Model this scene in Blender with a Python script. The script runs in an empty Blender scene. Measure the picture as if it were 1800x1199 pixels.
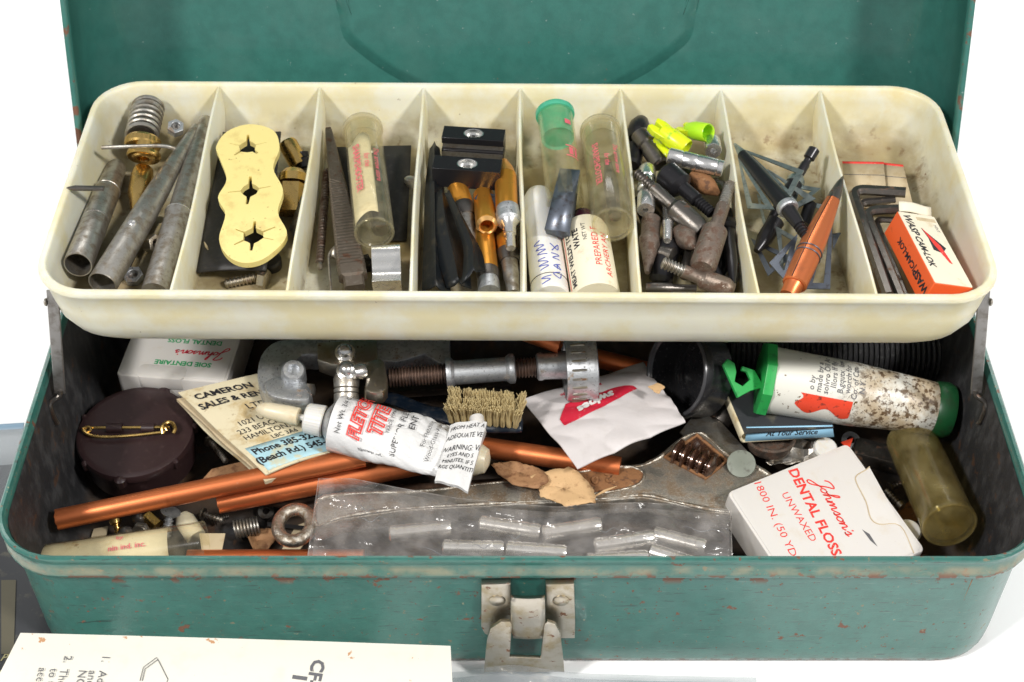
import bpy, bmesh, math, random
from mathutils import Vector, Matrix, noise
from mathutils.geometry import tessellate_polygon
V = Vector
rnd = random.Random(7)
S = bpy.context.scene
S.unit_settings.system = 'METRIC'
S.unit_settings.scale_length = 0.01          # one unit is one centimetre
S.unit_settings.length_unit = 'CENTIMETERS'
COL = S.collection

# ------------------------------------------------------------------ camera
FPX = 2570.0                                  # focal length in pixels of the 1800 px wide photo
CAM = V((-0.24, 0.0, 49.3))
PITCH = math.radians(45)
cd = bpy.data.cameras.new('camera'); cam = bpy.data.objects.new('camera', cd); COL.objects.link(cam)
cam.location = CAM; cam.rotation_euler = (math.radians(90) - PITCH, 0, 0)
cd.sensor_width = 36; cd.lens = 36 * FPX / 1800
cd.clip_start = 1; cd.clip_end = 2000
cd.dof.use_dof = True; cd.dof.focus_distance = 54.5; cd.dof.aperture_fstop = 0.28
S.camera = cam
S.render.resolution_x = 1024; S.render.resolution_y = 682

# ------------------------------------------------------------------ light: white studio, two softboxes front-left and front-right
w = bpy.data.worlds.new('World'); S.world = w; w.use_nodes = True
bg = w.node_tree.nodes['Background']; bg.inputs[0].default_value = (0.95, 0.97, 1, 1); bg.inputs[1].default_value = 0.43
def softbox(name, loc, target, size, power, col=(1, 0.97, 0.93)):
    l = bpy.data.lights.new(name, 'AREA'); l.shape = 'SQUARE'; l.size = size; l.energy = power; l.color = col
    o = bpy.data.objects.new(name, l); COL.objects.link(o); o.location = loc
    o.rotation_euler = (V(target) - V(loc)).to_track_quat('-Z', 'Y').to_euler()
softbox('softbox', (-122, -56, 175), (0, 44, 5), 26, 385000)
softbox('softbox', (122, -56, 175), (0, 44, 5), 26, 385000)
softbox('added_background_fill', (0, 270, 190), (0, 200, 0), 120, 420000)  # unseen extra light, added to whiten the table behind the box
S.view_settings.view_transform = 'Standard'; S.view_settings.look = 'None'
S.view_settings.exposure = -0.1; S.view_settings.gamma = 1
S.render.engine = 'CYCLES'
S.cycles.transparent_max_bounces = 24; S.cycles.max_bounces = 10; S.cycles.caustics_reflective = False; S.cycles.caustics_refractive = False

# ------------------------------------------------------------------ helpers
SP, CP = math.sin(PITCH), math.cos(PITCH)
def ray(px, py):
    a = (px - 900) / FPX; b = -(py - 600) / FPX
    return V((a, CP + b * SP, -SP + b * CP))
def P(px, py, z):
    d = ray(px, py); return CAM + d * ((z - CAM.z) / d.z)
def smooth_closed(pts, k=6):
    n = len(pts); out = []
    for i in range(n):
        p0, p1, p2, p3 = pts[i-1], pts[i], pts[(i+1) % n], pts[(i+2) % n]
        for j in range(k):
            t = j / k
            out.append(0.5 * ((2*p1) + (p2-p0)*t + (2*p0-5*p1+4*p2-p3)*t*t + (3*p1-p0-3*p2+p3)*t**3))
    return out
def smooth_open(pts, k=6):
    q = [2*pts[0]-pts[1]] + list(pts) + [2*pts[-1]-pts[-2]]; out = []
    for i in range(1, len(q)-2):
        p0, p1, p2, p3 = q[i-1], q[i], q[i+1], q[i+2]
        for j in range(k):
            t = j / k
            out.append(0.5 * ((2*p1) + (p2-p0)*t + (2*p0-5*p1+4*p2-p3)*t*t + (3*p1-p0-3*p2+p3)*t**3))
    out.append(V(pts[-1])); return out
def area2(o): return sum(o[i-1].x*o[i].y - o[i].x*o[i-1].y for i in range(len(o)))
def inset2(o, d):
    n = len(o); s = 1 if area2(o) > 0 else -1; out = []
    for i in range(n):
        a = (o[i]-o[i-1]); b = (o[(i+1) % n]-o[i])
        if a.length < 1e-9: a = b
        if b.length < 1e-9: b = a
        na = V((-a.y, a.x)).normalized()*s; nb = V((-b.y, b.x)).normalized()*s
        m = na+nb; m = m.normalized() if m.length > 1e-6 else na
        out.append(o[i] + m*d/max(0.45, m.dot(na)))
    return out
def rrect(x0, y0, x1, y1, r, k=6):
    o = []
    for cx, cy, a in ((x1-r, y1-r, 0), (x0+r, y1-r, 90), (x0+r, y0+r, 180), (x1-r, y0+r, 270)):
        for j in range(k+1):
            t = math.radians(a+90*j/k); o.append(V((cx+r*math.cos(t), cy+r*math.sin(t))))
    return o
def ngon(n, r, a=0): return [V((r*math.cos(a+2*math.pi*i/n), r*math.sin(a+2*math.pi*i/n))) for i in range(n)]

class G:
    def __init__(s): s.v = []; s.f = []
    def add(s, vs, fs, M=None):
        n = len(s.v)
        s.v += [(M @ V(p)) if M else V(p) for p in vs]; s.f += [tuple(i+n for i in f) for f in fs]; return s
    def rings(s, rs, closed=True, cap0=False, cap1=False, M=None, loop=False):
        n = len(rs[0]); vs = [p for r in rs for p in r]; fs = []
        m = len(rs)
        for i in range(m if loop else m-1):
            i2 = (i+1) % m
            for j in range(n if closed else n-1):
                k = (j+1) % n; fs.append((i*n+j, i*n+k, i2*n+k, i2*n+j))
        if cap0: fs.append(tuple(reversed(range(n))))
        if cap1: fs.append(tuple((m-1)*n+j for j in range(n)))
        return s.add(vs, fs, M)
    def lathe(s, prof, n=28, M=None, cap=True):
        rs = [[V((r*math.cos(2*math.pi*j/n), r*math.sin(2*math.pi*j/n), z)) for j in range(n)] for r, z in prof]
        return s.rings(rs, True, cap, cap, M)
    def box(s, a, b, M=None):
        x0, y0, z0 = a; x1, y1, z1 = b
        return s.add([(x0,y0,z0),(x1,y0,z0),(x1,y1,z0),(x0,y1,z0),(x0,y0,z1),(x1,y0,z1),(x1,y1,z1),(x0,y1,z1)],
                     [(3,2,1,0),(4,5,6,7),(0,1,5,4),(1,2,6,5),(2,3,7,6),(3,0,4,7)], M)
    def prism(s, o, z0, z1, ch=0.0, M=None):
        if area2(o) < 0: o = list(reversed(o))
        if ch:
            i1 = inset2(o, ch); i2 = inset2(o, ch*0.3)
            L = [(i1, z0), (i2, z0+ch*0.3), (o, z0+ch), (o, z1-ch), (i2, z1-ch*0.3), (i1, z1)]
        else: L = [(o, z0), (o, z1)]
        return s.rings([[V((p.x, p.y, z)) for p in q] for q, z in L], True, True, True, M)
    def plate(s, outer, holes, z0, z1, M=None):
        loops = [[V((p.x, p.y, 0)) for p in l] for l in [outer]+holes]
        tri = tessellate_polygon(loops); flat = [p for l in loops for p in l]; n = len(flat)
        vs = [V((p.x, p.y, z0)) for p in flat]+[V((p.x, p.y, z1)) for p in flat]
        fs = []
        for t in tri:
            a, b, c = [flat[i] for i in t]
            if (b-a).cross(c-a).z < 0: t = (t[0], t[2], t[1])
            fs.append(tuple(i+n for i in t)); fs.append((t[2], t[1], t[0]))
        k = 0
        for l in loops:
            m = len(l)
            for i in range(m): fs.append((k+i, k+(i+1) % m, n+k+(i+1) % m, n+k+i))
            k += m
        return s.add(vs, fs, M)
    def tube(s, path, r, n=10, M=None, closed=False, cap=True, flat=1.0):
        path = [V(p) for p in path]; m = len(path); rs = []
        up = None
        for i, p in enumerate(path):
            if closed: t = path[(i+1) % m]-path[i-1]
            else: t = path[min(i+1, m-1)]-path[max(i-1, 0)]
            t = t.normalized() if t.length > 1e-9 else V((0, 0, 1))
            if up is None:
                up = V((0, 0, 1)) if abs(t.z) < 0.9 else V((1, 0, 0))
            up = (up-t*up.dot(t)).normalized(); sd = t.cross(up)
            rr = r[i] if isinstance(r, (list, tuple)) else r
            rs.append([p + (sd*math.cos(2*math.pi*j/n) + up*math.sin(2*math.pi*j/n)*flat)*rr for j in range(n)])
        return s.rings(rs, True, cap and not closed, cap and not closed, M, loop=closed)
    def grid(s, f, nu, nv, M=None):
        vs = [f(i/nu, j/nv) for i in range(nu+1) for j in range(nv+1)]
        fs = [(i*(nv+1)+j, (i+1)*(nv+1)+j, (i+1)*(nv+1)+j+1, i*(nv+1)+j+1) for i in range(nu) for j in range(nv)]
        return s.add(vs, fs, M)
    def helix(s, r, z0, z1, turns, w, M=None, n=7, seg=18, r1=None):
        k = int(turns*seg); pts = []
        for i in range(k+1):
            t = i/k; a = 2*math.pi*turns*t; q = r+((r1 if r1 is not None else r)-r)*t
            pts.append(V((q*math.cos(a), q*math.sin(a), z0+(z1-z0)*t)))
        return s.tube(pts, w, n, M)

def part(name, g, mat, parent=None, sm=35, solid=0, bev=0, sub=0, off=0):
    me = bpy.data.meshes.new(name); me.from_pydata([tuple(p) for p in g.v], [], g.f)
    bm = bmesh.new(); bm.from_mesh(me); bmesh.ops.recalc_face_normals(bm, faces=bm.faces[:]) if not solid else None
    bm.to_mesh(me); bm.free()
    me.materials.append(mat)
    if sm:
        me.shade_smooth(); me.set_sharp_from_angle(angle=math.radians(sm))
    o = bpy.data.objects.new(name, me); COL.objects.link(o)
    if parent: o.parent = parent
    if solid:
        m = o.modifiers.new('thickness', 'SOLIDIFY'); m.thickness = solid; m.offset = off
    if bev:
        m = o.modifiers.new('bevel', 'BEVEL'); m.width = bev; m.segments = 2; m.limit_method = 'ANGLE'; m.angle_limit = math.radians(40)
    if sub:
        m = o.modifiers.new('subdivision', 'SUBSURF'); m.levels = sub; m.render_levels = sub
    return o
def tag(o, label, cat, group=None, kind=None):
    if label: o['label'] = label
    if cat: o['category'] = cat
    if group: o['group'] = group
    if kind: o['kind'] = kind
    return o
def thing(name, label, cat, M=None, group=None):
    o = bpy.data.objects.new(name, None); COL.objects.link(o); o.empty_display_size = 0.5
    if M: o.matrix_world = M
    return tag(o, label, cat, group)
def axis(A, B, up=(0, 0, 1)):
    """frame at A whose z runs to B, x is sideways and y looks up"""
    z = (B-A).normalized(); u = V(up); y = (u-z*u.dot(z))
    y = y.normalized() if y.length > 1e-4 else V((0, 1, 0)); x = y.cross(z)
    M = Matrix((x, y, z)).transposed().to_4x4(); M.translation = A; return M
def flat(O, X, Y):
    """frame at O, x towards X, y towards Y, z their normal (points up)"""
    x = (X-O).normalized(); y = (Y-O); y = (y-x*y.dot(x)).normalized(); z = x.cross(y)
    if z.z < 0: z = -z
    M = Matrix((x, y, z)).transposed().to_4x4(); M.translation = O; return M
def at(O, ang=0):
    M = Matrix.Rotation(math.radians(ang), 4, 'Z'); M.translation = O; return M
def bil(q, u, v):
    return (q[0]*(1-u)+q[1]*u)*(1-v)+(q[3]*(1-u)+q[2]*u)*v
def local(M, p): return M.inverted() @ V(p)

# ------------------------------------------------------------------ lettering
_tc = {}
def text_mesh(s, bold=0.0, shear=0.0, space=1.0):
    k = (s, bold, shear, space)
    if k not in _tc:
        c = bpy.data.curves.new('t', 'FONT'); c.body = s; c.size = 1; c.offset = bold; c.shear = shear; c.space_character = space
        c.align_x = 'CENTER'; c.align_y = 'CENTER'; c.resolution_u = 2
        o = bpy.data.objects.new('t', c); COL.objects.link(o)
        dg = bpy.context.evaluated_depsgraph_get(); dg.update()
        me = bpy.data.meshes.new_from_object(o.evaluated_get(dg))
        vs = [(v.co.x, v.co.y) for v in me.vertices]; fs = [tuple(p.vertices) for p in me.polygons]
        bpy.data.objects.remove(o); bpy.data.curves.remove(c); bpy.data.meshes.remove(me)
        _tc[k] = (vs, fs)
    return _tc[k]
def write(g, s, fn, c, size, ang=0, bold=0.0, shear=0.0, sx=1.0, space=1.0):
    """lay the word s on the surface fn(u, v) round the point c"""
    vs, fs = text_mesh(s, bold, shear, space); a = math.radians(ang); ca, sa = math.cos(a), math.sin(a)
    out = []
    for x, y in vs:
        x *= size*sx; y *= size
        out.append(fn(c[0]+x*ca-y*sa, c[1]+x*sa+y*ca))
    g.add(out, fs)
def flatfn(h): return lambda u, v: V((u, v, h))
def cylfn(R, R1=None, L=1.0):
    """u runs along the axis (local z), v is arc length from the top (local y)"""
    def f(u, v):
        r = R if R1 is None else R+(R1-R)*u/L
        return V((r*math.sin(v/r), r*math.cos(v/r), u))
    return f
def write_outline(g, s, fn, size, bold=0.0, shear=0.0, sx=1.0, wd=0.05):
    vs, fs = text_mesh(s, bold, shear, 1.0); cnt = {}
    key = [(round(x, 4), round(y, 4)) for x, y in vs]
    for f in fs:
        for i in range(len(f)):
            a, b = key[f[i-1]], key[f[i]]; k = (min(a, b), max(a, b)); cnt[k] = cnt.get(k, 0)+1
    for (a, b), c in cnt.items():
        if c != 1: continue
        A, B = V((a[0]*size*sx, a[1]*size)), V((b[0]*size*sx, b[1]*size)); d = B-A
        if d.length < 1e-6: continue
        m = max(1, int(d.length/0.12)); d = d.normalized()*wd*0.3; n = V((-d.y, d.x)).normalized()*wd/2
        for i in range(m):
            p, q = A.lerp(B, i/m)-d, A.lerp(B, (i+1)/m)+d
            g.add([fn(*(p+n)), fn(*(q+n)), fn(*(q-n)), fn(*(p-n))], [(0, 1, 2, 3)])
def stroke(g, pts, fn, wd, c=(0, 0), sc=1.0, ang=0, k=5):
    a = math.radians(ang); q = [V((x*sc, y*sc, 0)) for x, y in pts]
    q = smooth_open(q, k) if len(q) > 2 else q
    L, R = [], []
    for i, p in enumerate(q):
        t = (q[min(i+1, len(q)-1)]-q[max(i-1, 0)]).normalized(); nrm = V((-t.y, t.x, 0))*wd/2
        for lst, e in ((L, p+nrm), (R, p-nrm)):
            lst.append(fn(c[0]+e.x*math.cos(a)-e.y*math.sin(a), c[1]+e.x*math.sin(a)+e.y*math.cos(a)))
    n = len(q); g.add(L+R, [(i, i+1, n+i+1, n+i) for i in range(n-1)])
SCRIPT = [  # the hand-written brand word, unit x-height, 11 wide
 [(-5.6,1.5),(-5.3,2.1),(-4.6,2.4),(-3.9,2.3),(-4.3,1.3),(-4.7,0),(-5.2,-1.1),(-5.8,-1.3),(-5.9,-0.8),(-5.0,-0.1),(-4.2,0.5)],
 [(-3.6,0.9),(-4.0,0.6),(-3.9,0.1),(-3.4,0.1),(-3.1,0.6),(-3.5,0.95),(-3.2,0.8),(-2.8,0.9)],
 [(-2.8,0.9),(-2.2,1.8),(-2.1,2.4),(-2.4,2.3),(-2.7,1.0),(-2.8,0),(-2.5,0.8),(-2.1,0.95),(-2.0,0.5),(-2.0,0.1),(-1.7,0.1),(-1.4,0.5)],
 [(-1.4,0.95),(-1.4,0.0),(-1.1,0.8),(-0.8,0.95),(-0.7,0.1),(-0.4,0.8),(-0.1,0.95),(0.0,0.5),(0.0,0.1),(0.3,0.1),(0.6,0.5)],
 [(0.6,0.5),(1.1,1.0),(1.2,0.5),(1.1,0.1),(0.7,0.1),(1.2,0.1),(1.7,0.6)],
 [(2.1,0.9),(1.7,0.6),(1.8,0.1),(2.3,0.1),(2.6,0.6),(2.2,0.95),(2.5,0.8),(2.9,0.9)],
 [(2.9,0.95),(2.9,0.0),(3.2,0.8),(3.6,0.95),(3.7,0.5),(3.7,0.1),(4.0,0.15),(4.3,0.5)],
 [(4.5,1.6),(4.4,1.3)],
 [(4.5,0.5),(5.0,1.0),(5.1,0.5),(5.0,0.1),(4.6,0.1),(5.1,0.1),(5.5,0.4)]]
def script_word(g, fn, c, sc, ang, wd):
    for st in SCRIPT: stroke(g, [(x+0.25*y, y-0.5) for x, y in st], fn, wd, c, sc, ang)

# ------------------------------------------------------------------ materials
def mat(name, col, rough=0.5, metal=0.0, layers=(), bump=None, spec=0.5, coat=0.0, sss=0.0, vary=0.0, vscale=1.5, sssc=None, aniso=0):
    """layers: (colour, scale, low, high[, dict(map=(x,y,z), rough, metal, z=(a,b,c,d), detail)])"""
    m = bpy.data.materials.new(name); m.use_nodes = True; nt = m.node_tree; N = nt.nodes; L = nt.links
    b = N['Principled BSDF']; tc = N.new('ShaderNodeTexCoord')
    b.inputs['Roughness'].default_value = rough; b.inputs['Metallic'].default_value = metal
    b.inputs['Specular IOR Level'].default_value = spec; b.inputs['Coat Weight'].default_value = coat
    if sss:
        b.inputs['Subsurface Weight'].default_value = sss; b.inputs['Subsurface Radius'].default_value = sssc or (0.5, 0.4, 0.25); b.inputs['Subsurface Scale'].default_value = 0.5
    def nz(scale, mp=None, detail=6, seed=0):
        n = N.new('ShaderNodeTexNoise'); n.inputs['Scale'].default_value = scale; n.inputs['Detail'].default_value = detail; n.inputs['Roughness'].default_value = 0.62
        k = N.new('ShaderNodeMapping'); k.inputs['Location'].default_value = (seed*3.1, seed*1.7, seed*2.3)
        if mp: k.inputs['Scale'].default_value = mp
        L.new(tc.outputs['Object'], k.inputs[0]); L.new(k.outputs[0], n.inputs['Vector']); return n.outputs['Fac']
    def rmp(src, lo, hi, a=0.0, c=1.0):
        r = N.new('ShaderNodeMapRange'); r.interpolation_type = 'SMOOTHSTEP'
        r.inputs[1].default_value = lo; r.inputs[2].default_value = hi; r.inputs[3].default_value = a; r.inputs[4].default_value = c
        L.new(src, r.inputs[0]); return r.outputs[0]
    def mul(a, c):
        q = N.new('ShaderNodeMath'); q.operation = 'MULTIPLY'; L.new(a, q.inputs[0]); L.new(c, q.inputs[1]); return q.outputs[0]
    cur = None
    if vary:
        mx = N.new('ShaderNodeMix'); mx.data_type = 'RGBA'
        mx.inputs[6].default_value = tuple(max(0, c*(1-vary)) for c in col)+(1,); mx.inputs[7].default_value = tuple(min(1, c*(1+vary)) for c in col)+(1,)
        L.new(rmp(nz(vscale, None, 6, 9), 0.3, 0.7), mx.inputs[0]); cur = mx.outputs[2]
    rc = None; mc = None
    for i, ly in enumerate(layers):
        c2, sc, lo, hi = ly[:4]; op = ly[4] if len(ly) > 4 else {}
        f = rmp(nz(sc, op.get('map'), op.get('detail', 7), i+1+op.get('seed', 0)), lo, hi, 0, op.get('amt', 1))
        if 'z' in op:
            za, zb, zc, zd = op['z']; sx = N.new('ShaderNodeSeparateXYZ'); L.new(tc.outputs['Object'], sx.inputs[0])
            ax = sx.outputs[op.get('ax', 2)]
            f = mul(f, mul(rmp(ax, za, zb), rmp(ax, zc, zd, 1, 0)))
        mx = N.new('ShaderNodeMix'); mx.data_type = 'RGBA'; L.new(f, mx.inputs[0])
        if cur: L.new(cur, mx.inputs[6])
        else: mx.inputs[6].default_value = tuple(col)+(1,)
        mx.inputs[7].default_value = tuple(c2)+(1,); cur = mx.outputs[2]
        for key, sock, base in (('rough', 'r', rough), ('metal', 'm', metal)):
            if key in op:
                q = N.new('ShaderNodeMix'); q.data_type = 'FLOAT'; L.new(f, q.inputs[0]); prev = rc if sock == 'r' else mc
                if prev: L.new(prev, q.inputs[2])
                else: q.inputs[2].default_value = base
                q.inputs[3].default_value = op[key]
                if sock == 'r': rc = q.outputs[0]
                else: mc = q.outputs[0]
    if cur: L.new(cur, b.inputs['Base Color'])
    else: b.inputs['Base Color'].default_value = tuple(col)+(1,)
    if rc: L.new(rc, b.inputs['Roughness'])
    if mc: L.new(mc, b.inputs['Metallic'])
    if bump:
        bs, st = bump[:2]; bn = N.new('ShaderNodeBump'); bn.inputs['Strength'].default_value = st; bn.inputs['Distance'].default_value = bump[3] if len(bump) > 3 else 0.05
        L.new(nz(bs, bump[2] if len(bump) > 2 else None, 5, 5), bn.inputs['Height']); L.new(bn.outputs[0], b.inputs['Normal'])
    return m
def clear(name, tint, haze=0.12, hcol=None, rough=0.08, bump=None, grime=None):
    """thin clear plastic: tinted see-through, a little milky, glossy at grazing angles"""
    m = bpy.data.materials.new(name); m.use_nodes = True; nt = m.node_tree; N = nt.nodes; L = nt.links
    for n in list(N): N.remove(n)
    out = N.new('ShaderNodeOutputMaterial'); tr = N.new('ShaderNodeBsdfTransparent'); tr.inputs[0].default_value = tuple(tint)+(1,)
    df = N.new('ShaderNodeBsdfDiffuse'); df.inputs[0].default_value = tuple(hcol or tint)+(1,)
    tl = N.new('ShaderNodeBsdfTranslucent'); tl.inputs[0].default_value = tuple(hcol or tint)+(1,)
    gl = N.new('ShaderNodeBsdfGlossy'); gl.inputs['Roughness'].default_value = rough; gl.inputs[0].default_value = (1, 1, 1, 1)
    m0 = N.new('ShaderNodeMixShader'); m0.inputs[0].default_value = 0.5; L.new(df.outputs[0], m0.inputs[1]); L.new(tl.outputs[0], m0.inputs[2])
    m1 = N.new('ShaderNodeMixShader'); m1.inputs[0].default_value = haze; L.new(tr.outputs[0], m1.inputs[1]); L.new(m0.outputs[0], m1.inputs[2])
    tc = N.new('ShaderNodeTexCoord')
    if grime:
        n = N.new('ShaderNodeTexNoise'); n.inputs['Scale'].default_value = grime[0]; n.inputs['Detail'].default_value = 6; L.new(tc.outputs['Object'], n.inputs['Vector'])
        r = N.new('ShaderNodeMapRange'); r.inputs[1].default_value = 0.4; r.inputs[2].default_value = 0.75; r.inputs[3].default_value = haze*0.6; r.inputs[4].default_value = grime[1]
        L.new(n.outputs['Fac'], r.inputs[0]); L.new(r.outputs[0], m1.inputs[0])
    fr = N.new('ShaderNodeLayerWeight'); fr.inputs[0].default_value = 0.5
    pw = N.new('ShaderNodeMath'); pw.operation = 'POWER'; pw.inputs[1].default_value = 3.5; L.new(fr.outputs['Facing'], pw.inputs[0])
    pm = N.new('ShaderNodeMapRange'); pm.inputs[3].default_value = 0.035; pm.inputs[4].default_value = 0.5; L.new(pw.outputs[0], pm.inputs[0])
    m2 = N.new('ShaderNodeMixShader'); L.new(pm.outputs[0], m2.inputs[0]); L.new(m1.outputs[0], m2.inputs[1]); L.new(gl.outputs[0], m2.inputs[2])
    if bump:
        n = N.new('ShaderNodeTexNoise'); n.inputs['Scale'].default_value = bump[0]; n.inputs['Detail'].default_value = 4; L.new(tc.outputs['Object'], n.inputs['Vector'])
        bn = N.new('ShaderNodeBump'); bn.inputs['Strength'].default_value = bump[1]; bn.inputs['Distance'].default_value = 0.1; L.new(n.outputs['Fac'], bn.inputs['Height'])
        L.new(bn.outputs[0], gl.inputs['Normal']); L.new(bn.outputs[0], fr.inputs['Normal']); L.new(bn.outputs[0], df.inputs['Normal'])
    L.new(m2.outputs[0], out.inputs[0]); return m

RUST = (0.15, 0.066, 0.038)
PAINT_L = [((0.06, 0.160, 0.138), 0.35, 0.45, 0.7, {'amt': 0.5}),
           ((0.22, 0.30, 0.27), 9, 0.60, 0.75, {'map': (0.12, 1, 1.5), 'amt': 0.5, 'rough': 0.6}),
           ((0.03, 0.05, 0.04), 5, 0.61, 0.66, {'map': (0.5, 1, 1.6), 'seed': 4, 'amt': 0.6}), ((0.025, 0.04, 0.035), 2.0, 0.655, 0.68, {'map': (0.35, 1, 3.5), 'seed': 14, 'amt': 0.7, 'detail': 3}),
           ((0.33, 0.30, 0.2), 2.2, 0.67, 0.72, {'seed': 2, 'amt': 0.7, 'rough': 0.7}),
           (RUST, 1.1, 0.64, 0.665, {'seed': 7, 'rough': 0.85}), (RUST, 0.7, 0.56, 0.585, {'seed': 31, 'z': (5.3, 5.75, 6.25, 6.6), 'rough': 0.85}), ((0.22, 0.17, 0.10), 2.6, 0.64, 0.68, {'seed': 33, 'rough': 0.7, 'amt': 0.8}), (RUST, 4.5, 0.655, 0.68, {'seed': 21, 'rough': 0.85}),
           ((0.33, 0.27, 0.17), 0.9, 0.30, 0.66, {'seed': 3, 'z': (6.2, 6.42, 6.55, 6.85), 'amt': 0.6, 'rough': 0.6}),
           (RUST, 1.6, 0.54, 0.60, {'seed': 9, 'z': (5.9, 6.0, 6.2, 6.4), 'rough': 0.85}),
           (RUST, 2.5, 0.60, 0.66, {'seed': 12, 'z': (7.12, 7.2, 8, 9), 'rough': 0.85}),
           (RUST, 3.0, 0.42, 0.6, {'seed': 14, 'z': (-1, -0.5, 0.15, 0.6), 'rough': 0.85, 'amt': 0.9})]
m_paint = mat('green_hammered_paint', (0.030, 0.134, 0.110), 0.33, 0, PAINT_L, bump=(14, 0.12), coat=0.25, vary=0.12)
m_lid = mat('green_lid_paint', (0.036, 0.150, 0.126), 0.33, 0, [
    ((0.07, 0.18, 0.155), 0.4, 0.45, 0.7, {'amt': 0.4}), ((0.3, 0.38, 0.36), 3.5, 0.68, 0.71, {'seed': 3, 'amt': 0.6}),
    ((0.18, 0.12, 0.07), 2.1, 0.70, 0.74, {'seed': 6, 'amt': 0.7}),
    (RUST, 1.1, 0.54, 0.60, {'seed': 5, 'z': (-0.14, -0.06, 0.5, 0.6), 'rough': 0.85})], bump=(12, 0.15), coat=0.3, vary=0.1)
m_black_in = mat('black_dirty_lining', (0.022, 0.022, 0.024), 0.62, 0, [
    ((0.075, 0.075, 0.078), 1.6, 0.42, 0.7, {'map': (1, 1, 0.5), 'amt': 0.75}), ((0.16, 0.16, 0.16), 8, 0.64, 0.74, {'seed': 2, 'amt': 0.6, 'map': (1, 1, 0.4)}),
    ((0.075, 0.045, 0.025), 0.5, 0.3, 0.7, {'seed': 5, 'z': (-1, -0.5, 0.35, 0.9), 'rough': 0.7}),
    ((0.10, 0.045, 0.02), 1.2, 0.6, 0.66, {'seed': 8, 'amt': 0.6})], bump=(9, 0.3))
CRE = [((0.76, 0.755, 0.64), 0.4, 0.36, 0.6, {'amt': 0.85}), ((0.72, 0.56, 0.2), 0.5, 0.60, 0.78, {'seed': 4, 'amt': 0.35}), ((0.16, 0.07, 0.03), 1.6, 0.70, 0.73, {'seed': 6, 'amt': 0.8})]
m_cream = mat('cream_aged_plastic', (0.72, 0.655, 0.42), 0.36, 0, CRE, sss=0.3, bump=(1.2, 0.08), sssc=(0.5, 0.42, 0.2))
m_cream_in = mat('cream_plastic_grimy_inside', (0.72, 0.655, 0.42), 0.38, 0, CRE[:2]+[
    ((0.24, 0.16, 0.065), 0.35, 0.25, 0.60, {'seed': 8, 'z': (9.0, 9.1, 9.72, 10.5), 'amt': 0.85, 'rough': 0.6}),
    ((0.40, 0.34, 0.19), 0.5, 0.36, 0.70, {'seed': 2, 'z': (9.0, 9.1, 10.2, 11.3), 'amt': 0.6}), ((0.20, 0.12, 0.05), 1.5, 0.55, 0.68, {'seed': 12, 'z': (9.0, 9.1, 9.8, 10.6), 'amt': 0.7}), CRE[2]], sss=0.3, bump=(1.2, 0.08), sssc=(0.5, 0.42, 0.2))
m_chrome_w = mat('worn_nickel', (0.52, 0.48, 0.41), 0.33, 1, [((0.36, 0.29, 0.17), 1.2, 0.42, 0.66, {'rough': 0.45, 'amt': 0.8}), ((0.16, 0.07, 0.035), 2.6, 0.60, 0.68, {'seed': 3, 'rough': 0.8, 'metal': 0.2})], bump=(12, 0.15))
m_alum = mat('bright_aluminium', (0.84, 0.83, 0.81), 0.25, 0.95, [((0.45, 0.44, 0.42), 4, 0.5, 0.7, {'rough': 0.4, 'amt': 0.7})], bump=(20, 0.08))
m_insert = mat('machined_insert_aluminium', (0.90, 0.88, 0.84), 0.22, 0.82, [((0.5, 0.48, 0.44), 2, 0.5, 0.68, {'amt': 0.6, 'map': (0.2, 0.2, 6)})], bump=(6, 0.08, (0.1, 0.1, 6)))
m_file = mat('brown_file_steel', (0.115, 0.092, 0.07), 0.45, 0.6, [((0.20, 0.17, 0.14), 5, 0.5, 0.72, {'amt': 0.6}), ((0.10, 0.045, 0.025), 2, 0.58, 0.7, {'seed': 3})], bump=(16, 0.3))
m_alum_d = mat('dull_cast_aluminium', (0.60, 0.62, 0.64), 0.42, 0.85, [((0.30, 0.31, 0.33), 3, 0.45, 0.7, {'rough': 0.6, 'amt': 0.7}), ((0.07, 0.065, 0.06), 11, 0.60, 0.68, {'seed': 3, 'map': (1, 0.5, 1), 'rough': 0.7, 'amt': 0.8}), ((0.2, 0.12, 0.05), 1.6, 0.6, 0.7, {'seed': 5, 'rough': 0.8, 'metal': 0.2, 'amt': 0.8})], bump=(9, 0.3))
m_steel = mat('grey_worn_steel', (0.50, 0.48, 0.44), 0.36, 0.9, [((0.25, 0.205, 0.15), 2.4, 0.40, 0.66, {'rough': 0.55, 'amt': 0.85}), ((0.10, 0.07, 0.045), 6, 0.63, 0.7, {'seed': 3, 'rough': 0.8, 'metal': 0.2, 'amt': 0.8})], bump=(16, 0.15))
m_dsteel = mat('dark_steel', (0.17, 0.155, 0.14), 0.34, 0.9, [((0.30, 0.27, 0.24), 5, 0.55, 0.75, {'amt': 0.7}), ((0.13, 0.065, 0.035), 3, 0.58, 0.68, {'seed': 3, 'rough': 0.75, 'metal': 0.2})], bump=(16, 0.2))
m_black_ox = mat('black_oxide_steel', (0.028, 0.027, 0.03), 0.28, 0.5, [((0.11, 0.10, 0.09), 6, 0.62, 0.74, {'amt': 0.6, 'rough': 0.5})], spec=0.6)
m_rsteel = mat('rusty_steel', (0.24, 0.19, 0.155), 0.42, 0.75, [((0.11, 0.06, 0.038), 3, 0.44, 0.62, {'rough': 0.8, 'metal': 0.1}), ((0.5, 0.46, 0.4), 7, 0.6, 0.7, {'seed': 3, 'metal': 1, 'rough': 0.35})], bump=(14, 0.35))
m_brown_thread = mat('brown_threaded_steel', (0.20, 0.13, 0.10), 0.45, 0.7, [((0.07, 0.05, 0.045), 1.2, 0.45, 0.6, {})])
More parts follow.
